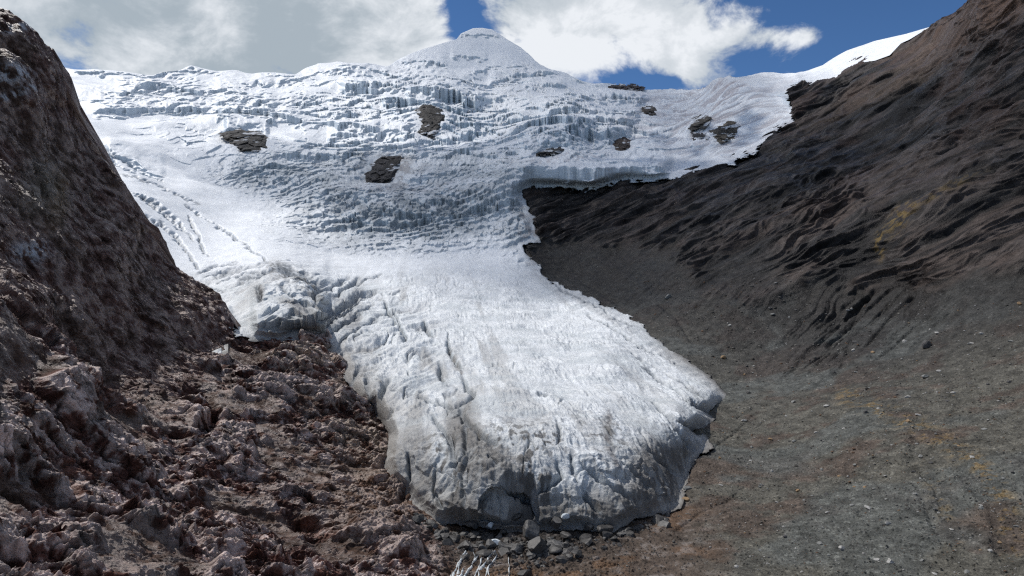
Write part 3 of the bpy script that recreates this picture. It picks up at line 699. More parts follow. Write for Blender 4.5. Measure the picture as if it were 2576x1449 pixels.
    c = lambda *x: np.array(x)[None, :]
    def put(a, b, m): m = np.clip(m, 0, 1); return a * (1 - m[:, None]) + b * m[:, None]
    C = c(.80, .82, .84) * np.ones((len(u), 3))
    C = put(C, c(.72, .745, .76), tongue * .9)
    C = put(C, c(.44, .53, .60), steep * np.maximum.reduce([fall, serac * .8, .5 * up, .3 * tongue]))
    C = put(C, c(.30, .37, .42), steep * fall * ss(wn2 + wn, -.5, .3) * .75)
    dn_ = ss(wn + .6 * wn2, -.05, .55)
    C = put(C, c(.40, .39, .39), fall * dn_ * .55)
    C = put(C, c(.33, .375, .405), fall * (.5 + .45 * ss(wn, -.3, .4)))
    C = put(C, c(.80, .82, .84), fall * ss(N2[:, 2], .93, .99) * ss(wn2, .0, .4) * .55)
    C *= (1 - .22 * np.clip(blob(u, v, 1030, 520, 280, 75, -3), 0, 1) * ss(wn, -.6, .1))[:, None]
    C = put(C, c(.38, .34, .35), rightn * ss(1.1 - streak, -.4, .6) * .8 * ss(v, 170, 200) + .5 * blob(u, v, 1830, 212, 60, 16) * ss(wn2, -.5, .3))
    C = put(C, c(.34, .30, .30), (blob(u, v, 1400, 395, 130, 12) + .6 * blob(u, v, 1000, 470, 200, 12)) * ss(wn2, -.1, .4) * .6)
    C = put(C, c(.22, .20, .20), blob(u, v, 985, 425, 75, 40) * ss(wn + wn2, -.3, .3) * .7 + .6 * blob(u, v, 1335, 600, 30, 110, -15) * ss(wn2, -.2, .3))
    fb = fbm(aniso(p, fl2, 11), 26, 4, foot, gain=.6, seed=187)
    C = put(C, c(.36, .36, .355), tongue * ss(fb, .0, .45) * (.4 + .5 * blob(u, v, 1020, 960, 230, 300, -22)))
    C = put(C, c(.22, .23, .24), crack * .75)
    C = put(C, c(.52, .56, .58), tongue * ss(fbm(aniso(p, (1, .12, 0), 2), 24, 4, foot, gain=.6, seed=186), .05, .4) * .5)
    # debris and dust on the tongue
    pv = aniso(p, (0.05, 0.35, 1), 7)
    snc = ss(v, 1060, 1190) * ss(u, 900, 960)
    vs = fbm(pv, 7, 4, foot, gain=.65, seed=170)
    bs = ss(sdr, 160, 15) * ss(v, 1050, 1200) * ss(u, 930, 1000)
    mm = np.clip(bs * 1.1 + .9 * blob(u, v, 1655, 1180, 95, 75, 10) + .9 * blob(u, v, 1240, 1180, 110, 60, 30) + .8 * blob(u, v, 1165, 1080, 45, 60, -30) + .55 * blob(u, v, 1530, 1090, 14, 45), 0, 1)
    C = put(C, c(.085, .078, .07), mm * ss(vs + wn * .5 + mm * .7, .1, .75) * .9)
    C = put(C, c(.60, .62, .62), ss(vs + .3 * wn2, .15, .5) * snc * .5)
    C = put(C, c(.17, .158, .145), mm * (.45 + .5 * ss(-vs, -.3, .3)))
    v2 = fbm(aniso(p, (.12, .3, 1), 9), 4.5, 3, foot, gain=.6, seed=172)
    C = put(C, c(.11, .105, .10), ss(-v2 - .4 * vs, .08, .34) * ss(v, 1010, 1140) * ss(u, 930, 1000) * (.35 + .6 * ss(wn, -.2, .3)))
    C = put(C, c(.36, .35, .335), ss(sdr, 130, 10) * ss(v, 830, 900) * ss(u, 1180, 1020) * (.45 + .4 * ss(wn, -.3, .3)))
    C = put(C, c(.085, .08, .075), ss(sdr, 85, 8) * ss(v, 1150, 1230) * ss(vs + .5 * wn2, .35, -.25) * .85)
    C = put(C, c(.40, .39, .37), ss(sdr, 45, 2) * ss(v, 830, 900) * .7)
    C = put(C, c(.13, .12, .11), ss(sdr, 16, 2) * ss(v, 800, 860) * .75 * ss(wn2, -.5, .2))
    C = put(C, c(.10, .095, .09), ss(sd, 9, 0) * ss(u, 1240, 1300) * ss(u, 1960, 1850) * ss(wn3 + wn2, -.5, .3) * .8)
    mor, _ = pdist(u, v, [(690,678),(750,700),(790,730),(800,760),(815,790)], 80)
    C = put(C, c(.10, .095, .085), np.exp(-(mor / 25) ** 2) * ss(wn2 + fbm(p, 5, 3, foot, gain=.7, seed=171), -.25, .1) * .92)
    C = put(C, c(.085, .085, .083), blob(u, v, 750, 828, 110, 30, -3) * .95)
    C = put(C, c(.12, .11, .105), blob(u, v, 745, 780, 50, 12, 20) * .8 + blob(u, v, 652, 748, 12, 18) * .95)
    lfm = np.zeros(len(u)); lfm[it] = lf * ss(.75 - lfr, -.1, .8)
    C = put(C, c(.26, .25, .24), lfm * .7)
    for poly, dep, wd in GROOVES:  # carved grooves are tinted darker along their lines
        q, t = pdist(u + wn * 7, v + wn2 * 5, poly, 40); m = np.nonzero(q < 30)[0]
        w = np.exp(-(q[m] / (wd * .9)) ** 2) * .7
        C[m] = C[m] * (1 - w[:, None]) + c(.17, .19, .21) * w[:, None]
    mb, _ = pdist(u, v, [(1063,800),(1090,860),(1140,900),(1165,960),(1190,990),(1170,1050),(1230,1130),(1290,1180)], 80)
    C = put(C, c(.20, .19, .18), np.exp(-(mb / 13) ** 2) * ss(wn + wn2, .0, .5) * .75)
    mb, _ = pdist(u, v, [(1537,1040),(1525,1090),(1530,1140),(1545,1190)], 60)
    C = put(C, c(.17, .16, .16), np.exp(-(mb / 9) ** 2) * ss(wn2, -.4, .2) * .8)
    C *= 1 + .10 * wn2[:, None]
    C = np.clip(C, .03, .88)
    aux = np.zeros((len(u), 3)); aux[:, 0] = np.clip(.25 + .75 * np.maximum.reduce([tongue, fall, .6 * serac, rightn, lobe]) - .4 * smooth, .12, 1)
    # back slope behind the skyline
    sk = []
    top = P2[0]
    for k in range(K, 0, -1):
        q = top.copy(); sc = top[:, 1] / 450
        q[:, 1] += 7.0 * k ** 1.6 * sc; q[:, 2] -= 3.0 * k ** 1.8 * sc; sk.append(q)
    P3 = np.concatenate([np.stack(sk), P2])
    ex = lambda a: np.concatenate([np.repeat(a[:1], K, 0), a])
    C3 = ex(C.reshape(*sh, 3)); A3 = ex(aux.reshape(*sh, 3))
    keep = (ex(sd.reshape(sh)) > -14) | (ex(U) < 575)
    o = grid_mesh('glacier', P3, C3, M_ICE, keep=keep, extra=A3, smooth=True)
    tag(o, kind='structure')
    return P2, U, V


def sample(Pg, Ug, Vg, u, v):
    "surface point of a sheet seen in direction (u, v)"
    j = int(np.argmin(np.abs(Ug[0] - u)))
    best = None
    for jj in (j,):
        pr = Pg[:, jj]; vv = CY - pr[:, 2] / pr[:, 1] * F
        i = int(np.argmin(np.abs(vv - v)))
    return Pg[i, j], i, j

# ---------------------------------------------------------------- rock outcrops inside the glacier
OUT = [
 ([(1050,300),(1042,278),(1058,268),(1085,262),(1105,270),(1122,290),(1108,322),(1092,347),(1070,343),(1050,334),(1062,312)], (.085,.078,.070), 'large dark rock face showing through the icefall, tallest of the outcrops below the peak'),
 ([(552,338),(575,330),(600,327),(640,333),(655,333),(675,350),(676,375),(650,388),(600,380),(585,362),(562,350)], (.13,.12,.11), 'grey and black rock ledge under the overhanging ice cliff on the left snowfield'),
 ([(925,412),(945,395),(965,388),(1025,386),(1040,396),(1015,408),(1000,425),(985,452),(960,460),(925,457),(918,438),(935,428)], (.065,.06,.06), 'broken black rock step streaked with snow in the middle of the icefall'),
 ([(1348,384),(1372,378),(1400,368),(1436,365),(1438,382),(1390,388),(1350,390)], (.085,.08,.075), 'low flat strip of brown rock under an ice cliff right of the icefall'),
 ([(1543,360),(1555,345),(1572,342),(1588,355),(1587,372),(1565,385),(1545,383)], (.12,.09,.075), 'small reddish brown rock outcrop under a notched ice cliff'),
 ([(1615,272),(1628,268),(1648,268),(1652,282),(1640,293),(1622,288)], (.11,.09,.075), 'smallest brown rock outcrop, high on the right snow slope'),
 ([(1735,303),(1752,294),(1775,291),(1790,300),(1780,312),(1762,322),(1742,326),(1730,316)], (.12,.105,.085), 'upper of the two tan rock outcrops on the right snow basin'),
 ([(1785,330),(1800,325),(1830,308),(1850,305),(1864,320),(1860,338),(1835,352),(1812,358),(1795,345)], (.14,.12,.095), 'larger lower tan rock outcrop on the right snow basin'),
 ([(1740,335),(1765,335),(1785,342),(1770,352),(1745,350)], (.07,.065,.065), 'thin dark rock band between the two tan outcrops in the right basin'),
 ([(1530,222),(1533,215),(1560,212),(1600,214),(1622,221),(1600,226),(1560,226)], (.075,.06,.06), 'dark rock crest on the skyline between the peak and the right ridge'),
]
BP, BU, BV, BN = build_bed()
IP, IU, IV = build_ice()
def build_outcrop(poly, col, label, seed):
    pp = np.array(poly, float)
    s = SDF(poly, st=1.0, box=(pp[:, 0].min() - 12, pp[:, 1].min() - 12, pp[:, 0].max() + 12, pp[:, 1].max() + 12))
    st = .9
    U, V = np.meshgrid(np.arange(s.box[0] + 1, s.box[2] - 1, st), np.arange(s.box[1] + 1, s.box[3] - 1, st))
    Y = fI(U, V)
    # follow the displaced ice so that the rock stands just proud of it
    jj = np.clip(np.searchsorted(IU[0], U), 0, IU.shape[1] - 1)
    Yl = np.empty_like(U)
    for a in range(U.shape[1]):
        j = jj[0, a]; pr = IP[:, j]; vv = CY - pr[:, 2] / pr[:, 1] * F
        m = (vv > s.box[1] - 30) & (vv < s.box[3] + 30)
        i0 = np.nonzero(m)[0]
        for b in range(U.shape[0]):
            near = i0[np.abs(vv[i0] - V[b, a]) < 5]
            Yl[b, a] = pr[near, 1].min() if len(near) else Y[b, a]
    ins = s(U, V) > -2
    Ys = Y + np.percentile((Yl - Y)[ins], 50)
    P = W(U, V, Ys); sh = U.shape; p = P.reshape(-1, 3).astype(f32)
    px = Ys.ravel() / F; foot = px * st
    pq = (p * np.array([1, .18, 1])).astype(f32)
    n = fbm(pq, 26, 5, foot.astype(f32), gain=.6, ridged=True, seed=seed)
    w1, w21, wid = facets(pq / 20.0, seed % 5); x1, x21, xid = facets(pq / 9.0, seed % 7)
    sd = s(U, V).ravel() + fbm(pq, 10, 3, None, seed=seed + 1) * 5 - 2.5
    R = ss(sd, -3, 7)
    off = px * (-14 + 21 * R) + R * px * (n * 2.0 + (wid - .5) * 5 + w1 * 10 + x1 * 5)
    Yn = Ys.ravel() - off
    P2 = (p * (Yn / Ys.ravel())[:, None]).reshape(*sh, 3)
    C = np.ones((len(p), 3)) * np.array(col)
    nn = fbm(pq, 14, 4, foot.astype(f32), gain=.7, seed=seed + 2)
    C *= .6 * (1 + .8 * nn)[:, None]
    N2 = fixn(normals(P2), P2).reshape(-1, 3)
    sn = ss(fbm(aniso(pq, (1, 0, .35), 2.5), 16, 4, foot.astype(f32), gain=.7, seed=seed + 3) - .02 * sd, .32, .5) * .7
    C = C * (1 - sn[:, None]) + np.array([.8, .82, .85]) * sn[:, None]
    C = np.clip(C, .02, .85)
    o = grid_mesh('rock_outcrop', P2, C.reshape(*sh, 3), M_OUT, keep=(sd.reshape(sh) > -5), smooth=False)
    tag(o, label, 'rock outcrop', 'rock outcrops showing through the glacier')
for i, (poly, col, lab) in enumerate(OUT): build_outcrop(poly, col, lab, 200 + i * 7)

# ---------------------------------------------------------------- boulders and ice blocks
def block_verts(seed, sub=2, cuts=9, rough=.10, keep=.78):
    "a convex lump cut by random planes, then roughened"
    import bmesh
    r = np.random.default_rng(seed)
    bm = bmesh.new(); bmesh.ops.create_icosphere(bm, subdivisions=sub + 1, radius=1.0)
    V = np.array([q.co[:] for q in bm.verts]); Fc = [tuple(x.index for x in f.verts) for f in bm.faces]; bm.free()
    for _ in range(cuts):
        n = r.normal(size=3); n /= np.linalg.norm(n); h = r.uniform(.45, keep)
        e = V @ n - h; V = V - np.outer(np.clip(e, 0, None), n)
    V += perlin((V * 2.2 + seed).astype(f32), seed % 11)[:, None] * rough * V
    return V, Fc
def place(o, p, s, rz, sink=.25, n=None):
    o.location = (p[0], p[1], p[2] + s[2] * (1 - 2 * sink) * .6); o.scale = s; o.rotation_euler = (random.uniform(-.2, .2), random.uniform(-.2, .2), rz)

M_ST = [rock_material('stone_grey', 3, .8, .2, .5, .4, flat=(.20, .20, .19)), rock_material('stone_pale', 3, .8, .2, .5, .4, flat=(.36, .35, .33)),
        rock_material('stone_dark', 3, .8, .2, .5, .4, flat=(.085, .082, .08)), rock_material('stone_tan', 3, .8, .2, .5, .4, flat=(.28, .19, .11))]
def named_boulder(u, v, wpx, asp, mi, label, seed, rz=0.0):
    p, i, j = sample(BP, BU, BV, u, v)
    s = wpx / 2 * p[1] / F
    V, Fc = block_verts(seed)
    o = tri_mesh('boulder', V, Fc, M_ST[mi])
    place(o, p, (s, s * .8, s * asp), rz)
    tag(o, label, 'boulder')
    return o
NB = [(2328,872,34,.95,2,'tall dark angular boulder standing alone on the upper scree, casting a black shadow',1),
 (2715*.805,1588*.805,22,.55,1,'pale flat topped boulder in the middle of the grey scree, highest pale one',2),
 (2775*.805,1637*.805,16,.7,1,'pale rounded boulder just below the flat topped one on the grey scree',3),
 (2630*.805,1717*.805,26,.45,1,'long light grey slab boulder low on the scree left of the pair',4),
 (2780*.805,1757*.805,26,.6,1,'big light grey boulder at the bottom edge of the scree',5),
 (2740*.805,1750*.805,18,.45,1,'flat pale boulder beside the big one at the bottom edge',6),
 (3020*.805,1790*.805,20,.6,0,'grey boulder cut by the lower edge on the right scree',7),
 (2920*.805,1795*.805,14,.6,1,'small white boulder at the lower edge of the scree',8),
 (3040*.805,1430*.805,16,.6,1,'cream boulder beside the orange lichen streak on the right',9),
 (2588*.805,1270*.805,20,.4,1,'white flat stone lying above the grey moraine bench',10),
 (2480*.805,1258*.805,14,.6,0,'light grey stone between the glacier tip and the orange streak',11),
 (2838*.805,1317*.805,14,.8,3,'tan boulder on the orange lichen band below the bench crest',12),
 (2710*.805,1290*.805,14,.9,2,'black boulder on the crest of the moraine bench',13),
 (2250*.805,1432*.805,12,.8,3,'rust red boulder near the right edge of the snout',14),
 (2143*.805,1565*.805,22,.7,3,'tan rounded boulder leaning against the lower right edge of the ice',15),
 (2150*.805,1528*.805,26,.5,0,'flat grey brown boulder above the tan one at the ice edge',16),
 (2890*.805,1180*.805,26,.45,0,'wide grey slab half buried on the right scree slope',17),
 (3035*.805,1075*.805,18,.45,1,'pale slab boulder near the right edge high on the scree',18),
 (2262*.805,1118*.805,16,.8,3,'brown boulder just right of the glacier edge, mid slope',19),
 (2085*.805,930*.805,24,.7,0,'light brown rock knob on the dark talus beside the glacier',20),
 (2770*.805,1562*.805,12,.6,0,'small grey boulder right of the flat topped pale boulder',21)]
for u, v, w_, a_, mi, lab, sd_ in NB: named_boulder(u, v, w_, a_, mi, lab, sd_ * 3, rz=sd_)

protos = []
for k in range(4):
    V, Fc = block_verts(60 + k, sub=1, cuts=8)
    for mi in range(4):
        me = bpy.data.meshes.new('scree_stone'); me.from_pydata([tuple(map(float, q)) for q in V], [], Fc); me.materials.append(M_ST[mi]); me.update(); protos.append((mi, me))
cnt = 0
rs = np.random.default_rng(99)
STONE_LAB = {0: 'small grey stone lying among many on the right scree slope', 1: 'small pale stone lying among many on the right scree slope', 2: 'small dark stone lying among many on the right scree slope', 3: 'small tan stone lying among many on the right scree slope'}
while cnt < 250:
    u = rs.uniform(1800, 2570); v = rs.uniform(760, 1440)
    if sdI(np.array(u), np.array(v)) > -25: continue
    if v < 900 and rs.random() < .45: continue
    if min((u - b[0]) ** 2 + (v - b[1]) ** 2 for b in NB) < 900: continue
    mi = int(rs.choice([0, 1, 2, 3], p=[.45, .25, .22, .08]))
    me = [m for k, m in protos if k == mi][int(rs.integers(4))]
    p, i, j = sample(BP, BU, BV, u, v)
    s = (2.2 + rs.exponential(1.9)) * p[1] / F; s = min(s, 7 * p[1] / F)
    o = bpy.data.objects.new('scree_stone', me); bpy.context.scene.collection.objects.link(o)
    place(o, p, (s * rs.uniform(.8, 1.3), s * .9, s * rs.uniform(.45, .8)), rs.uniform(0, 6.3))
    tag(o, STONE_LAB[mi], 'stone', {0: 'small grey stones on the scree', 1: 'small pale stones on the scree', 2: 'small dark stones on the scree', 3: 'small tan stones on the scree'}[mi])
    cnt += 1

def gravel():
    import bmesh
    bm = bmesh.new(); bmesh.ops.create_icosphere(bm, subdivisions=1, radius=1.0)
    V0 = np.array([q.co[:] for q in bm.verts]); F0 = np.array([[x.index for x in f.verts] for f in bm.faces]); bm.free()
    r = np.random.default_rng(17); n = 26000
    u = r.uniform(60, 2570, n); v = r.uniform(700, 1448, n)
    sdv = sdI(u, v)
    j = np.clip(np.searchsorted(BU[0], u), 0, BU.shape[1] - 1)
    T = BV[0, j]; B = BV[-1, j]; i = np.clip(((v - T) / (B - T) * (BU.shape[0] - 1)).astype(int), 0, BU.shape[0] - 1)
    right = (u > 1600) | ((u > 1080) & (v > 1300))
    ok = (sdv < -14) & np.where(right, (v > 760) | (u < 2000), (r.random(n) < .35) & (v > 980) & (u + (v - 980) * .2 > 300))
    ok &= ~((v < 900) & (r.random(n) < .5))
    i, j = i[ok], j[ok]; P = BP[i, j]; n = len(P)
    s = (.75 + r.exponential(.55, n)).clip(0, 2.6) * P[:, 1] / F
    clump = perlin((P / 9).astype(f32), 5); s *= .75 + .8 * ss(clump, -.3, .4)
    V = V0[None] * (1 + .35 * (r.random((n, len(V0), 1)) - .5)) * np.stack([r.uniform(.8, 1.5, n), r.uniform(.8, 1.3, n), r.uniform(.45, .9, n)], -1)[:, None]
    a = r.uniform(0, 6.28, n)[:, None]; x = V[..., 0] * np.cos(a) - V[..., 1] * np.sin(a); y = V[..., 0] * np.sin(a) + V[..., 1] * np.cos(a)
    V = np.stack([x, y, V[..., 2]], -1) * s[:, None, None] + P[:, None]
    Fc = (F0[None] + (np.arange(n) * len(V0))[:, None, None]).reshape(-1, 3)
    me = bpy.data.meshes.new('gravel'); V = V.reshape(-1, 3).astype(f32)
    me.vertices.add(len(V)); me.vertices.foreach_set('co', V.ravel()); me.loops.add(Fc.size); me.loops.foreach_set('vertex_index', Fc.ravel().astype(np.int32))
    me.polygons.add(len(Fc)); me.polygons.foreach_set('loop_start', np.arange(0, Fc.size, 3, dtype=np.int32)); me.update(calc_edges=True)
    k = r.random(n); col = np.array([.085, .080, .072])[None] * (0.5 + 1.3 * r.random(n))[:, None]
    col = np.where((k > .86)[:, None], np.array([.26, .25, .235]) * (.7 + .5 * r.random(n))[:, None], col); col = np.where((k < .12)[:, None], np.array([.12, .075, .05]), col)
    lf = (P[:, 0] < -25)[:, None]; col = np.where(lf, col * np.array([1.25, .85, .75]), col)
    at = me.color_attributes.new('col', 'FLOAT_COLOR', 'POINT'); c4 = np.ones((n, len(V0), 4), f32); c4[..., :3] = col[:, None]; at.data.foreach_set('color', c4.ravel())
    m = rock_material('gravel_stone', 3, .85, .15, .3, .3); me.materials.append(m)
    o = bpy.data.objects.new('gravel', me); bpy.context.scene.collection.objects.link(o); tag(o, 'loose grey and brown gravel strewn over the scree and the gullies', 'gravel', kind='stuff')
gravel()
def block_material(name, a, b):
    m = bpy.data.materials.new(name); nt = nodes(m)
    out = mk(nt, 'ShaderNodeOutputMaterial'); bs = mk(nt, 'ShaderNodeBsdfPrincipled'); tc = mk(nt, 'ShaderNodeTexCoord')
    n1 = mk(nt, 'ShaderNodeTexNoise', ins={'Vector': tc.outputs['Object'], 'Scale': 2.0, 'Detail': 8.0, 'Roughness': .7})
    r = mk(nt, 'ShaderNodeValToRGB', ins={0: n1.outputs[0]}); r.color_ramp.elements[0].position = .35; r.color_ramp.elements[1].position = .65
    r.color_ramp.elements[0].color = (*a, 1); r.color_ramp.elements[1].color = (*b, 1)
    nt.links.new(r.outputs[0], bs.inputs['Base Color']); bs.inputs['Roughness'].default_value = .55
    bp = mk(nt, 'ShaderNodeBump', ins={'Height': n1.outputs[0], 'Strength': .6, 'Distance': .4}); nt.links.new(bp.outputs[0], bs.inputs['Normal'])
    nt.links.new(bs.outputs[0], out.inputs[0]); return m
M_IB = [block_material('dirty_ice', (.045, .043, .04), (.14, .135, .13)), block_material('clean_ice', (.42, .47, .50), (.74, .78, .80)), block_material('dark_ice', (.022, .021, .02), (.075, .07, .066))]
IB = [(1247,1365,40,.55,1,'bright white ice block lying loose below the middle of the snout'),
 (1232,1322,28,.75,1,'pale grey ice block at the foot of the snout, left of the dark cave'),
 (1190,1318,44,.7,0,'grey angular ice slab fallen at the left foot of the snout'),
 (1206,1290,26,.7,0,'small pointed ice block against the snout above the fallen slabs'),
 (1172,1372,44,.6,2,'dark debris covered ice block left of the meltwater streams'),
 (1330,1338,56,1.1,0,'tall split ice tower at the centre foot of the snout'),
 (1352,1368,60,.8,2,'black ice block leaning below the split ice tower'),
 (1400,1312,50,.8,0,'large rounded grey ice boulder right of the split tower'),
 (1420,1300,30,.7,1,'light topped ice flake resting on the rounded grey boulder'),
 (1425,1345,34,.6,2,'low dark block in the rubble below the rounded ice boulder'),
 (1480,1325,40,.8,0,'square grey ice block wedged under the right part of the snout'),
 (1520,1330,54,.55,2,'wide black ice overhang fragment at the right foot of the snout'),
 (1400,1380,50,.4,2,'flat dark slab at the lower right of the ice rubble'),
 (1452,1388,46,.35,2,'outermost dark slab at the right end of the ice rubble'),
 (1265,1335,26,.6,0,'small dirty ice lump between the pale block and the tower'),
 (1225,1345,24,.5,2,'small black block just above the bright white ice block'),
 (1280,1390,24,.6,2,'dark stone block beside the top of the meltwater streams'),
 (1215,1390,50,.4,2,'dark ledge block from which the meltwater streams fall'),
 (1300,1300,34,.6,2,'dark block inside the hollow under the snout'),
 (1562,1338,22,.6,2,'last small dark block at the right tip of the snout')]
for k, (u, v, w_, a_, mi, lab) in enumerate(IB):
    p = sample(BP, BU, BV, u, v + w_ * a_ * .3)[0]; pi = sample(IP, IU, IV, u, v)[0]
    Yn = p[1]
    if abs(CY - pi[2] / pi[1] * F - v) < 4: Yn = min(Yn, pi[1])
    Yn -= .4 * w_ / 2 * Yn / F
    p = W(np.array(u * 1.0), np.array(v * 1.0), np.array(Yn))
    s = w_ / 2 * p[1] / F
    V, Fc = block_verts(300 + k * 5, sub=2, cuts=12, rough=.06, keep=.7)
    o = tri_mesh('ice_block', V, Fc, M_IB[mi])
    z = -(v - CY) / F * p[1]
    o.location = (p[0], p[1], z); o.scale = (s, s * .9, s * a_); o.rotation_euler = (random.uniform(-.3, .3), random.uniform(-.3, .3), k * 1.3)
    tag(o, lab, 'ice block', 'ice blocks fallen at the foot of the snout')

rb_ = np.random.default_rng(5)
foot_line = np.array([(1040,1290),(1090,1330),(1130,1345),(1200,1350),(1300,1362),(1400,1362),(1480,1352),(1550,1352),(1610,1326),(1670,1300)], float)
RP = []
for k in range(6):
    V, Fc = block_verts(500 + k, sub=1, cuts=10, rough=.05, keep=.7)
    for mi in (0, 2, 2):
        me = bpy.data.meshes.new('rubble_block'); me.from_pydata([tuple(map(float, q)) for q in V], [], Fc); me.materials.append(M_IB[mi]); me.update(); RP.append(me)
for k in range(280):
    t = rb_.uniform(0, 1); u = 1040 + t * 640 if k % 3 else rb_.normal(1330, 90)
    v = np.interp(u, foot_line[:, 0], foot_line[:, 1]) + abs(rb_.normal(0, 1)) * (12 + 26 * math.exp(-((u - 1330) / 150) ** 2)) - 6
    p = sample(BP, BU, BV, u, v)[0]; pi = sample(IP, IU, IV, u, v)[0]
    Yn = p[1]
    if abs(CY - pi[2] / pi[1] * F - v) < 4: Yn = min(Yn, pi[1])
    s = min(4.5 + rb_.exponential(6.5), 24) * Yn / F
    Yn -= s * .2; p = W(np.array(float(u)), np.array(float(v)), np.array(Yn))
    o = bpy.data.objects.new('rubble_block', RP[int(rb_.integers(len(RP)))]); bpy.context.scene.collection.objects.link(o)
    o.location = p; o.scale = (s, s * .9, s * rb_.uniform(.5, .9)); o.rotation_euler = tuple(rb_.uniform(-.4, .4, 2)) + (rb_.uniform(0, 6),)
    tag(o, 'small dark ice and rock fragment in the rubble along the foot of the snout', 'rubble', 'small fragments along the foot of the snout')

# ---------------------------------------------------------------- meltwater
def meltwater():
    m = bpy.data.materials.new('white_water'); nt = nodes(m)
    out = mk(nt, 'ShaderNodeOutputMaterial'); b = mk(nt, 'ShaderNodeBsdfPrincipled')
    b.inputs['Base Color'].default_value = (.58, .61, .62, 1); b.inputs['Roughness'].default_value = .35
    nt.links.new(b.outputs[0], out.inputs[0])
    S = [[(1172,1386),(1160,1405),(1150,1425),(1138,1449),(1130,1480)], [(1176,1392),(1158,1412),(1152,1430),(1150,1455),(1148,1480)], [(1205,1398),(1192,1412),(1185,1428),(1172,1440),(1160,1480)], [(1212,1404),(1207,1425),(1194,1449),(1190,1480)],
         [(1248,1386),(1230,1400),(1224,1415),(1206,1432),(1200,1480)], [(1252,1396),(1243,1410),(1228,1428),(1222,1449),(1215,1480)], [(1278,1402),(1281,1425),(1280,1449),(1281,1480)], [(1190,1390),(1196,1402),(1190,1418)],
         [(1165,1430),(1160,1445),(1140,1480)], [(1220,1428),(1228,1440),(1238,1480)], [(1140,1440),(1128,1460),(1120,1480)], [(1182,1430),(1168,1449),(1175,1480)]]
    vs, fs = [], []
    for k, s in enumerate(S):
        s = np.array(s, float); t = np.linspace(0, 1, 60)
        uu = np.interp(t, np.linspace(0, 1, len(s)), s[:, 0]) + np.sin(t * 25 + k) * 1.0 + perlin(np.stack([t * 14, t * 0 + k, t * 0], -1)) * 3
        vv = np.interp(t, np.linspace(0, 1, len(s)), s[:, 1])
        base = len(vs)
        pts = np.array([sample(BP, BU, BV, a, b_)[0] for a, b_ in zip(uu, vv)])
        pd = np.pad(pts, ((4, 4), (0, 0)), mode='edge'); pts = sum(pd[m:m + len(pts)] for m in range(9)) / 9 + np.array([0, -.5, .45])
        for q, p in enumerate(pts):
            h = (1.3 + 2.6 * t[q]) * (.8 + .5 * math.sin(q * .31 + k * 2) + .2 * math.sin(q * 1.1 + k)) * (.5 if k in (6, 7, 9) else 1) * p[1] / F * 1.25
            dn_ = np.array([0, .5, -.5])
            vs += [p + np.array([-h, 0, 0]) + dn_, p + np.array([-h * .4, 0, 0]) - dn_ * .5 * (1 + .6 * math.sin(q * 1.9)), p + np.array([h * .5, 0, 0]) - dn_ * .4, p + np.array([h, 0, 0]) + dn_]
            if q:
                o = base + 4 * q
                fs += [(o - 4, o - 3, o + 1, o), (o - 3, o - 2, o + 2, o + 1), (o - 2, o - 1, o + 3, o + 2)]
    o = tri_mesh('meltwater_stream', vs, fs, m, smooth=True)
    tag(o, kind='structure')
meltwater()

# ---------------------------------------------------------------- light, sky, camera
sc = bpy.context.scene
SUN_EL, SUN_AZ = math.radians(56), math.radians(-64)      # azimuth from the view direction (+Y), negative = left
sd_ = np.array([math.sin(SUN_AZ) * math.cos(SUN_EL), math.cos(SUN_AZ) * math.cos(SUN_EL), math.sin(SUN_EL)])
L = bpy.data.lights.new('sun', 'SUN'); L.energy = 3.5; L.angle = math.radians(.53); L.color = (1, .965, .92)
so = bpy.data.objects.new('sun', L); sc.collection.objects.link(so)
from mathutils import Vector
so.rotation_euler = Vector(-sd_).to_track_quat('-Z', 'Y').to_euler()
so.location = (0, 0, 300)

# clouds standing above the valley; their shade falls on the icefall, the peak and the right wall
def cloud(targets):
    import bmesh
    m = bpy.data.materials.new('cloud_vapour'); nt = nodes(m)
    out = mk(nt, 'ShaderNodeOutputMaterial'); vs = mk(nt, 'ShaderNodeVolumePrincipled', ins={'Color': (.95, .96, .98, 1), 'Density': .0025, 'Anisotropy': .6})
    nt.links.new(vs.outputs[0], out.inputs['Volume'])
    for k, (T, alt, r) in enumerate(targets):
        t = (alt - T[2]) / sd_[2]; c0 = np.array(T) + sd_ * t
        bm = bmesh.new(); bmesh.ops.create_icosphere(bm, subdivisions=5, radius=1.0)
        V = np.array([q.co[:] for q in bm.verts]); Fc = [tuple(x.index for x in f.verts) for f in bm.faces]; bm.free()
        n = fbm((V * 1.4 + k * 5).astype(f32), 1.2, 5, None, gain=.6, seed=300 + k)
        V = V * (1 + .55 * n)[:, None] * np.array(r)
        V[:, 2] = np.where(V[:, 2] < 0, V[:, 2] * .5, V[:, 2])
        o = tri_mesh('cloud', V, Fc, m, smooth=True); o.location = c0
        tag(o, kind='structure')
cloud([((20, 1110, 150), 1900, (430, 310, 300)), ((150, 2150, 620), 2150, (620, 760, 240)), ((560, 800, 100), 1850, (330, 420, 230))])
w = bpy.data.worlds.new('World'); sc.world = w; w.use_nodes = True
nt = w.node_tree; nt.nodes.clear()
out = mk(nt, 'ShaderNodeOutputWorld')
sky = mk(nt, 'ShaderNodeTexSky', sky_type='NISHITA', sun_disc=False, sun_elevation=SUN_EL, sun_rotation=SUN_AZ, altitude=4500.0, air_density=1.0, dust_density=.1, ozone_density=4.0)
tc = mk(nt, 'ShaderNodeTexCoord'); sx = mk(nt, 'ShaderNodeSeparateXYZ', ins={0: tc.outputs['Generated']})
az = mth(nt, 'ARCTAN2', sx.outputs[0], sx.outputs[1]); el = mth(nt, 'ARCSINE', sx.outputs[2])
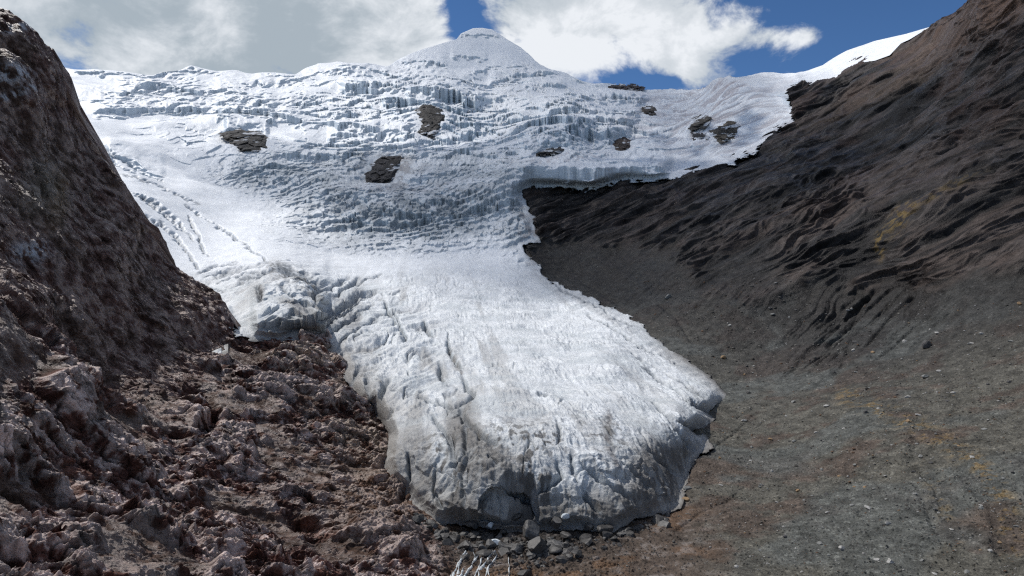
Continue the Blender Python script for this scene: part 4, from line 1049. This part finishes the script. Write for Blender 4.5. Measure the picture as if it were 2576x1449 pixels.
def ae(u, v):
    a = math.atan((u - CX) / F); return a, math.atan(-(v - CY) / F * math.cos(a))
dens = None
BL = [ # cloud banks (centre, size in photo units, weight)
 (350, 60, 560, 190, 0, 1.1), (900, 90, 300, 150, 0, 1.0), (1640, 60, 300, 110, 20, 1.0), (1480, 100, 200, 110, 25, .9), (1760, 180, 160, 80, -20, .8), (1380, 30, 140, 50, 0, .7), (1965, 92, 110, 24, 6, .75), (2040, 85, 34, 34, 0, .7), (1900, 60, 60, 60, 0, .35),
 (300,-350,900,260,0,.7), (1600,-300,500,180,0,.6),
 (1162, 20, 48, 130, -15, -1.3), (1590, 208, 130, 24, 8, -1.2), (1560, 130, 100, 60, 35, -.85), (1800, 60, 30, 60, 20, -.5), (2250, 60, 300, 190, 0, -1.0), (2150,-250,400,300,0,-.5), (1885, 170, 46, 60, 0, -.6), (1700, 200, 24, 14, 0, -.4)]
for (u, v, ru, rv, rot, wt) in BL:
    a, e = ae(u, v); ca, sa = math.cos(math.radians(-rot)), math.sin(math.radians(-rot))
    dx = mth(nt, 'SUBTRACT', az, a); dy = mth(nt, 'SUBTRACT', el, e)
    X = mth(nt, 'ADD', mth(nt, 'MULTIPLY', dx, ca * F / ru), mth(nt, 'MULTIPLY', dy, sa * F / ru))
    Yy = mth(nt, 'ADD', mth(nt, 'MULTIPLY', dx, -sa * F / rv), mth(nt, 'MULTIPLY', dy, ca * F / rv))
    r2 = mth(nt, 'ADD', mth(nt, 'MULTIPLY', X, X), mth(nt, 'MULTIPLY', Yy, Yy))
    g = mth(nt, 'MULTIPLY', mth(nt, 'EXPONENT', mth(nt, 'MULTIPLY', r2, -1.0)), wt)
    dens = g if dens is None else mth(nt, 'ADD', dens, g)
mp = mk(nt, 'ShaderNodeMapping', ins={'Vector': tc.outputs['Generated'], 'Scale': (1, 1, 1.5)})
nz = mk(nt, 'ShaderNodeTexNoise', ins={'Vector': mp.outputs[0], 'Scale': 9.0, 'Detail': 14.0, 'Roughness': .62, 'Distortion': .25})
nf = mk(nt, 'ShaderNodeTexNoise', ins={'Vector': mp.outputs[0], 'Scale': 3.2, 'Detail': 6.0, 'Roughness': .5})
D = mth(nt, 'ADD', dens, mth(nt, 'MULTIPLY', mth(nt, 'SUBTRACT', nz.outputs[0], .5), 4.2))
# away from the picture: mostly broken cloud over the rest of the sky
hi = mk(nt, 'ShaderNodeMapRange', ins={0: sx.outputs[2], 1: .42, 2: .62, 3: 0.0, 4: .22}).outputs[0]
bk = mk(nt, 'ShaderNodeMapRange', ins={0: sx.outputs[1], 1: .45, 2: .0, 3: 0.0, 4: .15}).outputs[0]
D = mth(nt, 'ADD', D, mth(nt, 'ADD', hi, bk))
al = mk(nt, 'ShaderNodeMapRange', interpolation_type='SMOOTHSTEP', ins={0: D, 1: .06, 2: .85, 3: 0.0, 4: .98}).outputs[0]
sh = mk(nt, 'ShaderNodeMapRange', interpolation_type='SMOOTHSTEP', ins={0: mth(nt, 'ADD', mth(nt, 'MULTIPLY', nf.outputs[0], 1.0), mth(nt, 'MULTIPLY', nz.outputs[0], 1.0)), 1: .84, 2: 1.2, 3: 0.0, 4: 1.0}).outputs[0]
a_, e_ = ae(1640, 90)
wx = mth(nt, 'DIVIDE', mth(nt, 'SUBTRACT', az, a_), .20); wy = mth(nt, 'DIVIDE', mth(nt, 'SUBTRACT', el, e_), .12)
wb = mth(nt, 'EXPONENT', mth(nt, 'MULTIPLY', mth(nt, 'ADD', mth(nt, 'MULTIPLY', wx, wx), mth(nt, 'MULTIPLY', wy, wy)), -1.0))
sh = mth(nt, 'ADD', sh, mth(nt, 'MULTIPLY', wb, .55), clamp=True)
cc = mk(nt, 'ShaderNodeMix', data_type='RGBA'); nt.links.new(sh, cc.inputs[0]); cc.inputs[6].default_value = (.40, .465, .52, 1); cc.inputs[7].default_value = (.86, .89, .93, 1)
SKYS = .11
hs = mk(nt, 'ShaderNodeHueSaturation', ins={'Saturation': 1.12, 'Color': sky.outputs[0]})
skm = mk(nt, 'ShaderNodeVectorMath', operation='SCALE', ins={0: hs.outputs[0], 'Scale': SKYS * 10})
cl = mk(nt, 'ShaderNodeVectorMath', operation='SCALE', ins={0: cc.outputs[2], 'Scale': 10.0 })
mx = mk(nt, 'ShaderNodeMix', data_type='RGBA'); nt.links.new(al, mx.inputs[0]); nt.links.new(skm.outputs[0], mx.inputs[6]); nt.links.new(cl.outputs[0], mx.inputs[7])
bg = mk(nt, 'ShaderNodeBackground', ins={0: mx.outputs[2], 1: .1}); nt.links.new(bg.outputs[0], out.inputs[0])

cam = bpy.data.cameras.new('camera'); co = bpy.data.objects.new('camera', cam); sc.collection.objects.link(co); sc.camera = co
cam.sensor_width = 36; cam.lens = 36 * F / 2576; cam.clip_start = 1; cam.clip_end = 20000
co.rotation_euler = (math.radians(90), 0, 0)
sc.cycles.use_denoising = False; sc.cycles.filter_width = 1.25; sc.cycles.max_bounces = 4; sc.cycles.diffuse_bounces = 2; sc.cycles.adaptive_threshold = .02
sc.view_settings.view_transform = 'Standard'; sc.view_settings.look = 'None'; sc.view_settings.exposure = 0; sc.view_settings.gamma = 1
